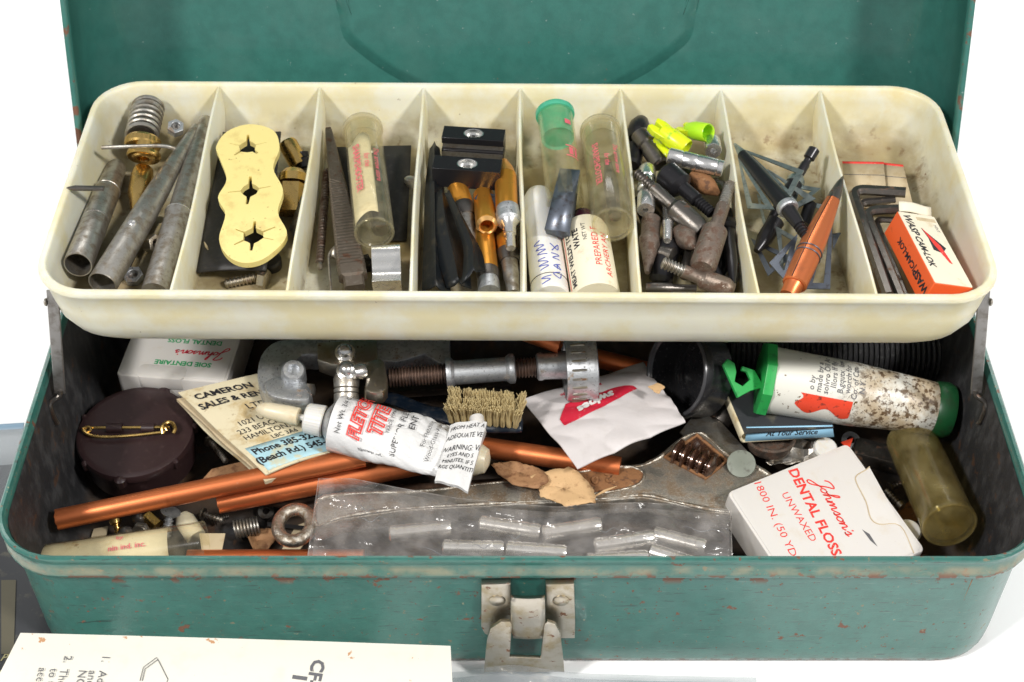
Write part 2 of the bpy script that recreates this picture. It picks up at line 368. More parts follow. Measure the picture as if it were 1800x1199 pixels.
m_brass = mat('brass', (0.68, 0.46, 0.16), 0.27, 1, [((0.3, 0.2, 0.08), 3, 0.52, 0.72, {'rough': 0.5, 'amt': 0.8})])
m_copper = mat('copper_anodised', (0.78, 0.23, 0.085), 0.36, 0.82, [((0.40, 0.13, 0.06), 0.8, 0.5, 0.72, {'amt': 0.5, 'rough': 0.5, 'seed': 7}), ((0.85, 0.42, 0.25), 8, 0.66, 0.70, {'amt': 0.5, 'seed': 9, 'map': (1, 1, 0.08)}), ((0.5, 0.12, 0.04), 2.0, 0.55, 0.8, {'map': (1, 1, 0.2), 'amt': 0.4}), ((0.35, 0.09, 0.04), 9, 0.68, 0.74, {'seed': 4, 'amt': 0.5, 'map': (1, 1, 0.3)})], bump=(30, 0.05))
m_gold = mat('gold_anodised', (0.82, 0.36, 0.05), 0.32, 0.8, [((0.36, 0.17, 0.04), 4, 0.55, 0.75, {'amt': 0.6})])
m_goldedge = mat('bright_gold_edge', (0.95, 0.55, 0.2), 0.3, 0.8)
m_wrench = mat('pitted_chrome_steel', (0.40, 0.375, 0.33), 0.38, 0.85, [((0.19, 0.12, 0.06), 1.4, 0.42, 0.62, {'rough': 0.7, 'metal': 0.4, 'amt': 0.8}), ((0.66, 0.62, 0.55), 12, 0.52, 0.66, {'seed': 2, 'rough': 0.3, 'metal': 1, 'amt': 0.6}), ((0.08, 0.045, 0.025), 14, 0.60, 0.68, {'seed': 6, 'rough': 0.85, 'metal': 0.1, 'amt': 0.8})], bump=(18, 0.5))
m_wrench_edge = mat('pitted_bright_chrome', (0.60, 0.56, 0.49), 0.36, 1, [((0.2, 0.13, 0.07), 4, 0.42, 0.62, {'rough': 0.7, 'amt': 0.8})], bump=(14, 0.6))
m_rust = mat('rust_panel', (0.27, 0.125, 0.05), 0.75, 0.1, [((0.13, 0.06, 0.03), 3, 0.5, 0.65, {}), ((0.42, 0.30, 0.17), 5, 0.6, 0.72, {'seed': 3, 'amt': 0.7})], bump=(12, 0.6))
m_oilrust = mat('oily_dark_rust', (0.075, 0.035, 0.022), 0.22, 0.5, [((0.17, 0.08, 0.04), 4, 0.5, 0.7, {'rough': 0.4})], coat=0.5, bump=(9, 0.2))
m_maroon = mat('maroon_bakelite', (0.030, 0.015, 0.016), 0.36, 0, [((0.075, 0.045, 0.045), 3, 0.55, 0.75, {'amt': 0.5, 'rough': 0.5}), ((0.3, 0.25, 0.22), 16, 0.72, 0.76, {'seed': 3, 'amt': 0.5})], bump=(5, 0.06))
m_blackp = mat('black_plastic', (0.018, 0.018, 0.02), 0.24, 0, [((0.05, 0.05, 0.055), 6, 0.52, 0.72, {'amt': 0.35, 'rough': 0.4})], bump=(10, 0.06))
m_rubber = mat('black_rubber', (0.022, 0.021, 0.022), 0.5, 0, [((0.06, 0.055, 0.05), 4, 0.5, 0.72, {'amt': 0.6}), ((0.3, 0.27, 0.2), 12, 0.71, 0.74, {'seed': 3, 'amt': 0.6})], bump=(8, 0.2))
m_vane = mat('black_feather_vane', (0.008, 0.010, 0.012), 0.38, 0, [((0.035, 0.03, 0.022), 2.4, 0.5, 0.7, {'map': (1, 1, 0.3)})], bump=(10, 0.2), spec=0.3)
m_white = mat('white_plastic', (0.72, 0.69, 0.65), 0.33, 0, [((0.62, 0.50, 0.33), 0.8, 0.54, 0.78, {'amt': 0.5}), ((0.25, 0.2, 0.13), 9, 0.70, 0.74, {'seed': 3, 'amt': 0.5})], sss=0.08)
m_cap_w = mat('milky_cap_plastic', (0.74, 0.73, 0.70), 0.35, 0, [((0.7, 0.62, 0.45), 1.2, 0.5, 0.7, {'amt': 0.5})], sss=0.3)
m_bone = mat('yellowed_white_plastic', (0.74, 0.66, 0.48), 0.35, 0, [((0.6, 0.45, 0.25), 1.4, 0.5, 0.75, {'amt': 0.5})], sss=0.3)
m_tubew = mat('white_painted_foil', (0.76, 0.76, 0.76), 0.28, 0.0, [((0.66, 0.52, 0.28), 1.3, 0.66, 0.76, {'amt': 0.6}), ((0.5, 0.5, 0.52), 5, 0.68, 0.72, {'seed': 4, 'amt': 0.5})], bump=(1.6, 0.6, None, 0.12), coat=0.3)
m_paper = mat('white_card', (0.72, 0.70, 0.62), 0.6, 0, [((0.70, 0.66, 0.52), 1.1, 0.5, 0.75, {'amt': 0.5}), ((0.48, 0.2, 0.05), 1.7, 0.665, 0.69, {'seed': 4, 'amt': 0.85}), ((0.35, 0.33, 0.27), 10, 0.70, 0.74, {'seed': 8, 'amt': 0.4})], bump=(12, 0.08))
m_oldpaper = mat('stained_matchbook_card', (0.74, 0.66, 0.46), 0.55, 0, [((0.50, 0.34, 0.13), 0.9, 0.48, 0.68, {'amt': 0.8}), ((0.28, 0.16, 0.06), 2.0, 0.62, 0.7, {'seed': 5, 'amt': 0.8})], bump=(4, 0.3))
m_tanpaper = mat('tan_paper', (0.60, 0.49, 0.32), 0.6, 0, [((0.45, 0.33, 0.18), 1.5, 0.48, 0.7, {'amt': 0.7})], bump=(10, 0.1))
m_foilw = mat('white_foil_packet', (0.73, 0.69, 0.69), 0.38, 0.0, [((0.60, 0.56, 0.54), 1.2, 0.5, 0.75, {'amt': 0.5})], bump=(2.2, 0.35))
m_bluep = mat('pale_blue_print', (0.42, 0.66, 0.74), 0.5, 0, [((0.60, 0.56, 0.36), 1.6, 0.52, 0.66, {'amt': 0.8}), ((0.36, 0.2, 0.08), 3, 0.66, 0.72, {'seed': 4, 'amt': 0.6})])
m_blueband = mat('sky_blue_striker', (0.33, 0.62, 0.84), 0.45, 0, [((0.5, 0.5, 0.42), 3, 0.62, 0.72, {'amt': 0.5})])
m_green = mat('bright_green_plastic', (0.03, 0.40, 0.09), 0.36, 0, [((0.02, 0.16, 0.05), 3, 0.52, 0.72, {'amt': 0.7}), ((0.03, 0.03, 0.02), 8, 0.68, 0.72, {'seed': 3})], sss=0.05)
m_dgreen = mat('green_plastic_soiled_shaded', (0.008, 0.085, 0.025), 0.4, 0, [((0.02, 0.05, 0.02), 2, 0.45, 0.7, {'amt': 0.8})])  # base green darkened: the end cap's shade is put into its colour
m_dirtytube = mat('white_label_with_brown_mould', (0.78, 0.77, 0.70), 0.38, 0, [
    ((0.42, 0.29, 0.14), 0.9, 0.36, 0.60, {'z': (2.5, 4.4, 20, 21), 'amt': 0.75, 'seed': 2}), ((0.10, 0.052, 0.02), 3.6, 0.50, 0.58, {'seed': 5, 'z': (2.2, 4.6, 20, 21), 'amt': 0.92}), ((0.05, 0.025, 0.01), 9, 0.58, 0.63, {'seed': 15, 'z': (1.5, 4.0, 20, 21), 'amt': 0.8}),
    ((0.12, 0.07, 0.02), 3.4, 0.645, 0.67, {'seed': 9})], bump=(10, 0.1))
m_redpatch = mat('red_printed_patch', (0.80, 0.07, 0.03), 0.4, 0, [((0.15, 0.03, 0.02), 4, 0.56, 0.64, {'amt': 0.9})])
m_navy = mat('navy_toothbrush_plastic', (0.007, 0.014, 0.026), 0.3, 0, [((0.05, 0.05, 0.05), 2.5, 0.48, 0.7, {'amt': 0.7, 'rough': 0.5})])
m_bristle = mat('cream_bristle', (0.68, 0.56, 0.30), 0.6, 0, [((0.36, 0.26, 0.12), 2.0, 0.45, 0.7, {'amt': 0.7})])
m_bark = mat('brown_bark', (0.36, 0.19, 0.09), 0.75, 0, [((0.2, 0.09, 0.04), 3, 0.48, 0.68, {})], bump=(7, 0.5))
m_bark2 = mat('tan_bark', (0.66, 0.43, 0.22), 0.75, 0, [((0.40, 0.22, 0.1), 3.5, 0.55, 0.72, {}), ((0.08, 0.04, 0.02), 5, 0.69, 0.71, {'seed': 3})], bump=(8, 0.4))
m_yellow = mat('pale_yellow_plastic', (0.80, 0.68, 0.27), 0.35, 0, [((0.62, 0.47, 0.17), 1.5, 0.5, 0.72, {'amt': 0.6}), ((0.30, 0.19, 0.06), 5, 0.645, 0.69, {'seed': 3, 'amt': 0.7})], sss=0.1)
m_neon = mat('fluorescent_yellow_plastic', (0.72, 0.86, 0.02), 0.3, 0, [((0.22, 0.5, 0.05), 3, 0.56, 0.68, {'amt': 0.7})], sss=0.3, sssc=(0.5, 0.6, 0.1))
m_neong = mat('fluorescent_green_yellow_plastic', (0.48, 0.85, 0.03), 0.3, 0, sss=0.3)
m_teal = clear('teal_cap_plastic', (0.3, 0.85, 0.66), 0.75, (0.2, 0.80, 0.58), 0.15)
m_vial = clear('yellowed_vial_plastic', (0.985, 0.97, 0.90), 0.08, (0.80, 0.74, 0.54), 0.10, grime=(1.6, 0.2))
m_vialcap = clear('milky_vial_cap', (0.96, 0.93, 0.82), 0.35, (0.78, 0.72, 0.55), 0.2)
m_amber = clear('amber_vial_plastic', (0.88, 0.82, 0.56), 0.24, (0.60, 0.52, 0.27), 0.15, grime=(1.2, 0.42))
m_film = clear('polythene_film', (0.985, 0.98, 0.975), 0.12, (0.88, 0.84, 0.81), 0.12, bump=(2.0, 1.0), grime=(1.1, 0.34))
m_film2 = clear('clear_grey_film', (0.93, 0.94, 0.95), 0.34, (0.56, 0.58, 0.6), 0.10, bump=(1.0, 0.9))
m_wasp = mat('orange_red_card', (0.86, 0.13, 0.03), 0.45, 0, [((0.6, 0.1, 0.03), 4, 0.6, 0.72, {'amt': 0.6})])
m_waspw = mat('cream_white_card', (0.80, 0.74, 0.58), 0.5, 0, [((0.58, 0.45, 0.25), 1.8, 0.55, 0.75, {'amt': 0.6})])
m_bladeg = mat('grey_green_blade_steel', (0.33, 0.38, 0.37), 0.33, 0.8, [((0.16, 0.19, 0.18), 2.5, 0.45, 0.7, {'rough': 0.5}), ((0.5, 0.47, 0.38), 5, 0.6, 0.72, {'seed': 3, 'amt': 0.6})])
m_bladed = mat('blue_grey_blade_steel', (0.17, 0.19, 0.23), 0.35, 0.8, [((0.10, 0.09, 0.09), 3, 0.5, 0.7, {})])
m_tableset = mat('white_studio_paper', (0.96, 0.96, 0.965), 0.75, 0, [((0.92, 0.925, 0.935), 0.12, 0.5, 0.8, {'amt': 0.4})])
m_purple = mat('dark_purple_cap', (0.09, 0.02, 0.05), 0.25, 0)
m_darkcard = mat('black_packet_card', (0.035, 0.037, 0.042), 0.5, 0, [((0.12, 0.12, 0.12), 6, 0.66, 0.73, {'amt': 0.7}), ((0.2, 0.18, 0.12), 1.4, 0.55, 0.7, {'seed': 4, 'amt': 0.4})])
m_cord = mat('black_cord', (0.02, 0.02, 0.022), 0.55, 0, [((0.12, 0.12, 0.12), 5, 0.55, 0.72, {'amt': 0.7})], bump=(18, 0.6))
m_glassdisc = mat('dull_green_grey_disc', (0.22, 0.24, 0.20), 0.45, 0.2, [((0.12, 0.12, 0.1), 3, 0.5, 0.7, {})])
i_black = mat('black_ink', (0.02, 0.02, 0.025), 0.5, 0, [((0.62, 0.52, 0.44), 7, 0.60, 0.72, {'amt': 0.55})])
i_red = mat('red_ink', (0.75, 0.045, 0.035), 0.5, 0, [((0.62, 0.52, 0.44), 7, 0.60, 0.72, {'amt': 0.55})])
i_pink = mat('faded_red_ink', (0.72, 0.14, 0.17), 0.5, 0, [((0.62, 0.52, 0.44), 7, 0.60, 0.72, {'amt': 0.55})])
i_green = mat('green_ink', (0.01, 0.36, 0.12), 0.5, 0, [((0.62, 0.52, 0.44), 7, 0.60, 0.72, {'amt': 0.55})])
i_crim = mat('crimson_ink', (0.62, 0.02, 0.05), 0.5, 0, [((0.62, 0.52, 0.44), 7, 0.60, 0.72, {'amt': 0.55})])
i_blue = mat('blue_ballpoint_ink', (0.06, 0.09, 0.42), 0.5, 0, [((0.62, 0.52, 0.44), 7, 0.60, 0.72, {'amt': 0.55})])
i_grey = mat('grey_ink', (0.12, 0.12, 0.13), 0.5, 0, [((0.62, 0.52, 0.44), 7, 0.60, 0.72, {'amt': 0.55})])
i_gold = mat('gold_print', (0.40, 0.36, 0.18), 0.5, 0, [((0.62, 0.52, 0.44), 7, 0.60, 0.72, {'amt': 0.55})])
i_white = mat('white_print', (0.8, 0.78, 0.76), 0.5, 0, [((0.62, 0.52, 0.44), 7, 0.60, 0.72, {'amt': 0.55})])
# ------------------------------------------------------------------ the white studio table
g = G(); n = 24
g.grid(lambda u, v: V((-400+800*u, -100+900*v, 0)), 4, 4)
t = part('studio_table', g, m_tableset); t['kind'] = 'structure'

# ------------------------------------------------------------------ tackle box
Y0 = 40.3; WB, DB = 38.0, 18.4
box = thing('tackle_box', 'open green metal tackle box with cream divided tray, rust spots and silver latch', 'tackle box', at(V((0, Y0, 0))))
def loft(g, W, D, prof, k=8, cap0=False, cap1=False, cy=0.0, M=None):
    rs = []
    for ins, z, r in prof:
        o = rrect(-W/2+ins, cy-D/2+ins, W/2-ins, cy+D/2-ins, r, k); rs.append([V((p.x, p.y, z)) for p in o])
    g.rings(rs, True, cap0, cap1, M)
def densify(o, step):
    out = []
    for i in range(len(o)):
        a, b = o[i-1], o[i]; m = max(1, int((b-a).length/step))
        for j in range(m): out.append(a.lerp(b, j/m))
    return out
g = G()
prof = [(0.30, 6.9, 2.2), (0.26, 7.12, 2.24), (0.17, 7.25, 2.3), (0.08, 7.27, 2.36), (0.01, 7.2, 2.45), (0.0, 7.08, 2.5), (0.06, 6.92, 2.5), (0.10, 6.75, 2.45), (0.05, 6.5, 2.45), (0.0, 6.3, 2.5),
        (0.02, 6.14, 2.5), (0.12, 6.04, 2.45), (0.22, 5.98, 2.4), (0.27, 5.8, 2.3), (0.30, 1.2, 2.3), (0.33, 0.5, 2.3), (0.40, 0.22, 2.25), (0.55, 0.07, 2.2), (0.8, 0.02, 2.1), (1.1, 0.012, 2.0), (1.6, 0.012, 1.9)]
rs = []
for ins, z, r in prof:
    o = densify(rrect(-WB/2+ins, -DB/2+ins, WB/2-ins, DB/2-ins, r, 8), 1.2) if False else rrect(-WB/2+ins, -DB/2+ins, WB/2-ins, DB/2-ins, r, 8)
    rs.append([V((p.x, p.y, z+0.025*math.sin(p.x*0.9+p.y)*(1 if z > 5.9 else 0))) for p in o])
g.rings(rs, True, False, True)
part('body', g, m_paint, box, 40)
# rivetted corner seam at the front right
g = G()
pts = []
for z in (5.7, 4.8, 3.8, 2.8, 1.8, 1.1): pts.append(V((WB/2-2.55-0.03*(5.7-z), -DB/2+0.30+0.014*(5.7-z)-0.01, z)))
g.tube(pts, 0.03, 6); part('corner_seam', g, m_rust, box)
g = G()
loft(g, WB, DB, [(0.31, 6.95, 2.2), (0.33, 6.0, 2.2), (0.42, 1.5, 2.1), (0.6, 0.8, 2.0), (0.95, 0.38, 1.9), (1.5, 0.22, 1.6), (2.4, 0.2, 1.2)], cap1=True)
part('lining', g, m_black_in, box, 40)

# lid: a pan that leans back
lean = math.radians(22)
eL = V((0, math.sin(lean), math.cos(lean))); nL = V((0, -math.cos(lean), math.sin(lean)))
ML = Matrix((V((-1, 0, 0)), eL, nL)).transposed().to_4x4()
if ML.determinant() < 0: ML = Matrix((V((1, 0, 0)), eL, nL)).transposed().to_4x4()
ML.translation = V((0, DB/2-0.35, 7.1))
# in lid space: x across, y up the lid, z towards the opening (0 = rim edge)
g = G(); HL = 18.0; rs = []
for ins, z, r in [(0.13, 0.0, 2.1), (0.0, 0.02, 2.2), (-0.06, -0.15, 2.2), (0.0, -0.3, 2.2), (0.0, -0.5, 2.2), (0.05, -3.0, 2.2), (0.25, -4.4, 2.1), (0.9, -5.3, 2.0), (1.9, -5.75, 1.6), (3.0, -5.85, 1.2)]:
    rs.append([V((p.x, p.y, z)) for p in rrect(-WB/2+ins, ins, WB/2-ins, HL-ins, r, 8)])
g.rings(rs, True, False, True)
lid = part('lid', g, m_lid, box, 40); lid.matrix_local = ML
g = G(); rs = []
for ins, z, r in [(0.13, 0.0, 2.1), (0.2, -0.04, 2.1), (0.24, -0.2, 2.1), (0.22, -0.45, 2.1), (0.16, -0.5, 2.2), (0.2, -2.6, 2.2), (0.5, -3.6, 2.4), (1.1, -4.5, 2.4), (2.0, -5.1, 2.2), (2.9, -5.38, 1.8), (3.9, -5.45, 1.4), (5.2, -5.47, 1.2)]:
    rs.append([V((p.x, p.y, z)) for p in rrect(-WB/2+ins, ins, WB/2-ins, HL-ins, r, 10)])
g.rings(rs, True, False, True)
part('lid_lining', g, m_lid, lid, 50)
# pressed panel in the middle of the lid
half = [V((-8.2, 15.2)), V((-8.2, 9.2)), V((-8.2, 8.4)), V((-8.0, 7.3)), V((-7.2, 6.5)), V((-6.1, 5.7)), V((-4.9, 5.05)), V((-3.6, 4.55)), V((-2.0, 4.25)), V((0, 4.2))]
o = half+[V((-p.x, p.y)) for p in reversed(half[:-1])]
o = smooth_closed(o, 5)
g = G(); i1 = inset2(o, 0.14); i2 = inset2(o, 0.52); i3 = inset2(o, 0.72)
g.rings([[V((p.x, p.y, z)) for p in q] for q, z in ((o, -5.5), (i1, -5.46), (i2, -5.20), (i3, -5.17))], True, False, True)
part('pressed_panel', g, m_lid, lid, 60)

# tray
TW, TD = 36.5, 13.6; TY = 46.4-Y0
roll = Matrix.Rotation(math.radians(0.45), 4, 'Y')
g = G()
loft(g, TW, TD, [(0.0, 12.0, 2.0), (-0.02, 11.88, 2.0), (0.02, 11.74, 2.0), (0.10, 11.64, 1.95), (0.16, 10.8, 2.0), (0.24, 10.0, 2.1), (0.40, 9.4, 2.3), (0.70, 9.02, 2.4), (1.2, 8.86, 2.4), (2.2, 8.83, 2.4)], cap1=True, cy=TY)
gi = G()
loft(gi, TW, TD, [(0.0, 12.0, 2.0), (0.05, 12.07, 1.95), (0.22, 12.08, 1.85), (0.30, 12.0, 1.8), (0.40, 11.4, 1.75), (0.6, 10.3, 1.7), (0.85, 9.85, 1.6), (1.2, 9.62, 1.5), (1.7, 9.55, 1.2), (2.4, 9.55, 1.0)], cap1=True, cy=TY)
tray = part('tray', g, m_cream, box, 50); tray['label'] = 'cream plastic cantilever tray with eight compartments and yellow stains'
tray.matrix_local = Matrix.Translation(V((0, 0, 0.0))) @ roll @ Matrix.Translation(V((11*0.0, 0, 0)))
tray.location.x += -0.09
part('tray_lining', gi, m_cream_in, tray, 50)
DX = [(-12.95, -13.0), (-8.6, -8.6), (-4.05, -4.15), (0.18, 0.12), (4.6, 4.55), (8.95, 8.85), (13.35, 13.2)]
for xf, xb in DX:
    g = G(); ya, yb = TY-TD/2+0.3, TY+TD/2-0.3; N = 8; rs = []
    for i in range(N+1):
        t = i/N; y = ya+(yb-ya)*t; x = xf+(xb-xf)*t+0.05*math.sin(t*6+xf)
        zt = 11.98-0.05*math.sin(math.pi*t)
        w0, w1 = 0.17, 0.075; e = min(1, min(t, 1-t)*8); zb = 9.4+1.3*(1-e) if 0 < t < 1 else 11.0
        rs.append([V((x-w0, y, zb)), V((x-w1, y, zt-0.05)), V((x-w1*0.5, y, zt)), V((x+w1*0.5, y, zt)), V((x+w1, y, zt-0.05)), V((x+w0, y, zb))])
    g.rings(rs, True, True, True); part('divider', g, m_cream_in, tray, 40)
# stop pimple & rivet stubs on the tray side walls
# support arms
for s in (-1, 1):
    xa = s*17.72; xb = s*18.3
    A = V((xa, 0.35, 11.35)); Bp = V((xb, -0.5, 6.55))
    M = axis(Bp, A, (0, -1, 0)); L = (A-Bp).length
    g = G(); g.prism(rrect(-0.22, -0.05, 0.22, 0.02, 0.02, 1), 0, L, 0, M)
    g.prism(rrect(s*0.14-0.03, -0.3, s*0.14+0.03, 0.0, 0.02, 1), 0, L, 0, M)
    arm = part('support_arm', g, mat('grey_galvanised_arm', (0.30, 0.29, 0.28), 0.45, 0.8, [((0.14, 0.12, 0.1), 2, 0.45, 0.7, {'amt': 0.7})]), box, 30, bev=0.015)
    g = G()
    path = [V((xb-s*0.05, -0.5, 6.7)), V((xb, -0.6, 6.5)), V((s*18.62, -0.8, 6.35)), V((s*18.66, -0.95, 6.1)), V((s*18.6, -1.0, 5.5)), V((s*18.55, -1.0, 5.3))]
    g.tube(smooth_open(path, 4), 0.1, 8); part('hook', g, m_dsteel, arm)
    g = G(); g.lathe([(0.0, 0), (0.16, 0.0), (0.14, 0.06), (0.05, 0.1), (0, 0.1)], 14, axis(V((s*18.0, 0.2, 10.9)), V((s*19, 0.2, 10.9)))); part('rivet', g, m_steel, arm)

# latch at the middle of the front
def FP(px, py, dy=0.0):
    """a point on the box front, stood dy proud of it"""
    d = ray(px, py); q = CAM+d*((Y0-DB/2+0.3-dy-CAM.y)/d.y); return V((q.x, q.y-Y0, q.z))
lat = thing('latch', None, None); lat.parent = box; del_keys = None
g = G()
def front_poly(g, pts, d0, d1, ch=0.02, holes=None):
    q = [FP(px, py, d0) for px, py in pts]
    o = [V((p.x, p.z)) for p in q]; y0 = q[0].y; M = Matrix(((1, 0, 0, 0), (0, 0, -1, y0), (0, 1, 0, 0), (0, 0, 0, 1)))
    if holes:
        hs = [[V((FP(px, py, d0).x, FP(px, py, d0).z)) for px, py in h] for h in holes]
        g.plate(o, hs, 0, d1-d0, M)
    else: g.prism(o, 0, d1-d0, ch, M)
for xs in ((846, 898), (959, 1009)):
    g = G(); a, b = xs
    front_poly(g, [(a, 1018), (b, 1016), (b+2, 1085), (b+1, 1112) if a > 900 else (b-4, 1100), ((a+b)/2, 1112), (a+6, 1104), (a, 1092)], 0.0, 0.28, 0.04)
    pl = part('latch_plate', g, m_chrome_w, lat, 30)
    cx = (a+b)/2+2; c = FP(cx, 1056, 0.28)
    g = G(); g.lathe([(0.0, 0), (0.31, 0), (0.31, 0.03), (0.26, 0.07), (0.0, 0.09)], 20, axis(c, c+V((0, -1, 0)))); part('rivet', g, m_chrome_w, pl)
g = G()
rs = []
for t, py in enumerate((1048, 1052, 1060, 1085, 1105, 1116, 1120)):
    dd = [0.55, 0.78, 0.84, 0.74, 0.68, 0.6, 0.5][t]
    L_ = FP(898+(0 if py < 1110 else 4), py, dd); R_ = FP(958-(0 if py < 1110 else 4), py, dd)
    rs.append([L_.lerp(R_, k/6)+V((0, -0.05*math.sin(math.pi*k/6), 0)) for k in range(7)])
g.rings(rs, False); tb = part('latch_tongue', g, m_chrome_w, lat, 60, solid=0.1)
g = G()
front_poly(g, [(851, 1176), (856, 1120), (862, 1100), (880, 1088), (897, 1088), (900, 1092), (896, 1150), (950, 1152), (957, 1092), (962, 1088), (976, 1092), (985, 1108), (992, 1176)], 0.62, 0.78, 0.035)
part('latch_loop', g, m_chrome_w, lat, 30)
g = G()
for px, py in ((905, 1101), (951, 1101)):
    c = FP(px, py, 0.8)
a = FP(862, 1110, 0.85); b = FP(985, 1110, 0.85)
g.tube([a+V((0.3, 0.25, 0)), b+V((-0.3, 0.25, 0))], 0.08, 8); part('latch_pin', g, m_chrome_w, lat)
g = G(); write(g, 'TURO', lambda u, v: FP(928+u*44, 1096-v*31, 0.80), (0, 0), 0.30, 0, 0.01); part('stamped_mark', g, m_chrome_w, lat, 0)
# ------------------------------------------------------------------ small makers
def spin(name, A, B, prof, mt, parent=None, n=22, sm=35, rel=None):
    """turned part from A to B; prof = (radius, fraction of the length)"""
    M = axis(A, B); L = (B-A).length; g = G(); g.lathe([(r, t*L) for r, t in prof], n)
    if rel is not None: M2 = rel.inverted() @ M; g.v = [M2 @ p for p in g.v]; return part(name, g, mt, parent, sm)
    g.v = [M @ p for p in g.v]; return part(name, g, mt, parent, sm)
class T:
    """a thing whose parts are given in world space"""
    def __init__(s, name, label, cat, O, group=None, M=None):
        s.M = M or Matrix.Translation(O); s.I = s.M.inverted(); s.o = thing(name, label, cat, s.M, group)
    def g(s, name, g, mt, parent=None, sm=35, **k):
        g.v = [s.I @ p for p in g.v]; return part(name, g, mt, parent or s.o, sm, **k)
    def spin(s, name, A, B, prof, mt, parent=None, n=22, sm=35):
        M = axis(A, B); L = (B-A).length; g = G(); g.lathe([(r, t*L) for r, t in prof], n, M); return s.g(name, g, mt, parent, sm)
    def thread(s, name, A, B, r, mt, parent=None, pitch=0.14, ratio=0.74):
        M = axis(A, B); L = (B-A).length; k = max(2, int(L/pitch)); pr = [(0, 0), (r*ratio, 0)]
        for i in range(k): pr += [(r*ratio, (i+0.1)*L/k), (r, (i+0.35)*L/k), (r, (i+0.6)*L/k), (r*ratio, (i+0.85)*L/k)]
        pr += [(r*ratio, L), (0, L)]; g = G(); g.lathe(pr, 18, M); return s.g(name, g, mt, parent, 25)
def pipe_prof(r, w, e=0.012): return [(r-w, 0.25), (r-w, 0), (r, 0), (r, 1), (r-w, 1)]
def hollow(g, M, L, r0, r1, w, n=30, deep=0.5, chips=0.0):
    """tube open at its start (local z=0), closed at the other end"""
    def ring(r, z): return [V((r*math.cos(2*math.pi*j/n), r*math.sin(2*math.pi*j/n), z+(chips*math.sin(j*3.7)*math.cos(j*1.9) if z < 0.05 else 0))) for j in range(n)]
    g.rings([ring(0.001, deep*L), ring(r0-w, deep*L), ring(r0-w, 0.0), ring(r0-w*0.3, -0.01), ring(r0, 0.03), ring(r1, L), ring(r1*0.6, L), ring(0.001, L)], True, M=M)
def hexprof(g, M, r, h0, h1, hole=0):
    o = ngon(6, r)
    if hole: g.plate(o, [list(reversed(ngon(14, hole)))], h0, h1, M)
    else: g.prism(o, h0, h1, r*0.08, M)

# ================================================================== compartment 1
t = T('steel_tube', 'dark grey steel tube with open near end, leftmost in the first compartment', 'tube', P(135, 469, 10.4), 'steel tubes in the first compartment')
A, B = P(137, 466, 11.25), P(206, 292, 10.2); g = G(); hollow(g, axis(A, B), (B-A).length*0.72, 0.56, 0.54, 0.06)
t.g('barrel', g, m_steel); C = A.lerp(B, 0.72)
t.spin('taper', C, B, [(0.54, -0.01), (0.565, 0.0), (0.565, 0.03), (0.5, 0.06), (0.42, 0.9), (0.36, 1), (0, 1)], m_steel)
g = G(); g.tube([A.lerp(B, 0.42)+V((0.42*math.cos(a)*1.3, 0.1*math.cos(a), 0.555*math.sin(a))) for a in [math.pi*k/8 for k in range(9)]], 0.02, 6); t.g('seam_ring', g, m_alum)
t = T('tent_pole_tube', 'steel tube tapering to a thin far end, with a bright round rivet halfway', 'tube', P(180, 495, 10.8), 'steel tubes in the first compartment')
A, B = P(180, 500, 11.1), P(345, 224, 11.0); g = G(); hollow(g, axis(A, B), (B-A).length*0.38, 0.58, 0.52, 0.06, deep=0.3); t.g('barrel', g, m_steel)
t.spin('taper', A.lerp(B, 0.38), B, [(0.52, 0), (0.46, 0.3), (0.30, 0.75), (0.2, 1), (0, 1)], m_steel)
c = P(232, 394, 11.55); g = G(); g.lathe([(0.19, -0.15), (0.19, 0), (0.16, 0.06), (0.08, 0.1), (0.0, 0.11)], 20, axis(c, c+V((-0.1, -0.35, 1)))); t.g('rivet', g, m_alum)
t = T('jointed_steel_tube', 'light steel tube with a bright ring joint beside the first divider', 'tube', P(277, 500, 10.6), 'steel tubes in the first compartment')
A, B = P(272, 515, 10.6), P(362, 212, 10.9)
t.spin('sleeve', A, A.lerp(B, 0.43), [(0, 0), (0.52, 0), (0.53, 0.02), (0.5, 0.95), (0.535, 0.97), (0.535, 1), (0, 1)], m_steel)
t.spin('shank', A.lerp(B, 0.42), B, [(0, 0), (0.44, 0), (0.43, 0.35), (0.38, 0.6), (0.3, 1), (0, 1)], m_steel)
g = G(); M = axis(A, B); L = (B-A).length
g.tube([M @ V((0.53*math.cos(a), 0.53*math.sin(a), L*0.43)) for a in [2*math.pi*k/24 for k in range(24)]], 0.025, 6, closed=True); t.g('ring', g, m_alum)
t = T('coil_spring', 'shiny steel coil spring standing on a brass fitting at the back of the first compartment', 'spring', P(250, 233, 10.6))
A, B = P(249, 240, 11.25), P(261, 187, 11.35); g = G(); g.helix(0.62, 0, (B-A).length*0.98, 6.6, 0.1, axis(A, B), n=8, seg=24); t.g('coil', g, m_steel)
t.spin('core', A, B, [(0, 0), (0.48, 0), (0.48, 0.95), (0.3, 1), (0, 1)], m_dsteel)
t = T('brass_fitting', 'knurled brass nut and flanged ring on a brass barrel, in front of the spring', 'brass fitting', P(250, 280, 10.2))
A, B = P(250, 262, 11.0), P(253, 236, 11.3); M = axis(A, B); g = G()
rs = []
for r, z in ((0.5, 0.0), (0.72, 0.05), (0.76, 0.14), (0.76, 0.36), (0.70, 0.46), (0.45, 0.5)):
    rs.append([M @ V((r*(1+(0.018 if (j % 2) and 0.1 < z < 0.4 else 0))*math.cos(2*math.pi*j/72), r*(1+(0.018 if (j % 2) and 0.1 < z < 0.4 else 0))*math.sin(2*math.pi*j/72), z)) for j in range(72)])
g.rings(rs, True, True, True); t.g('knurled_nut', g, m_brass, sm=20)
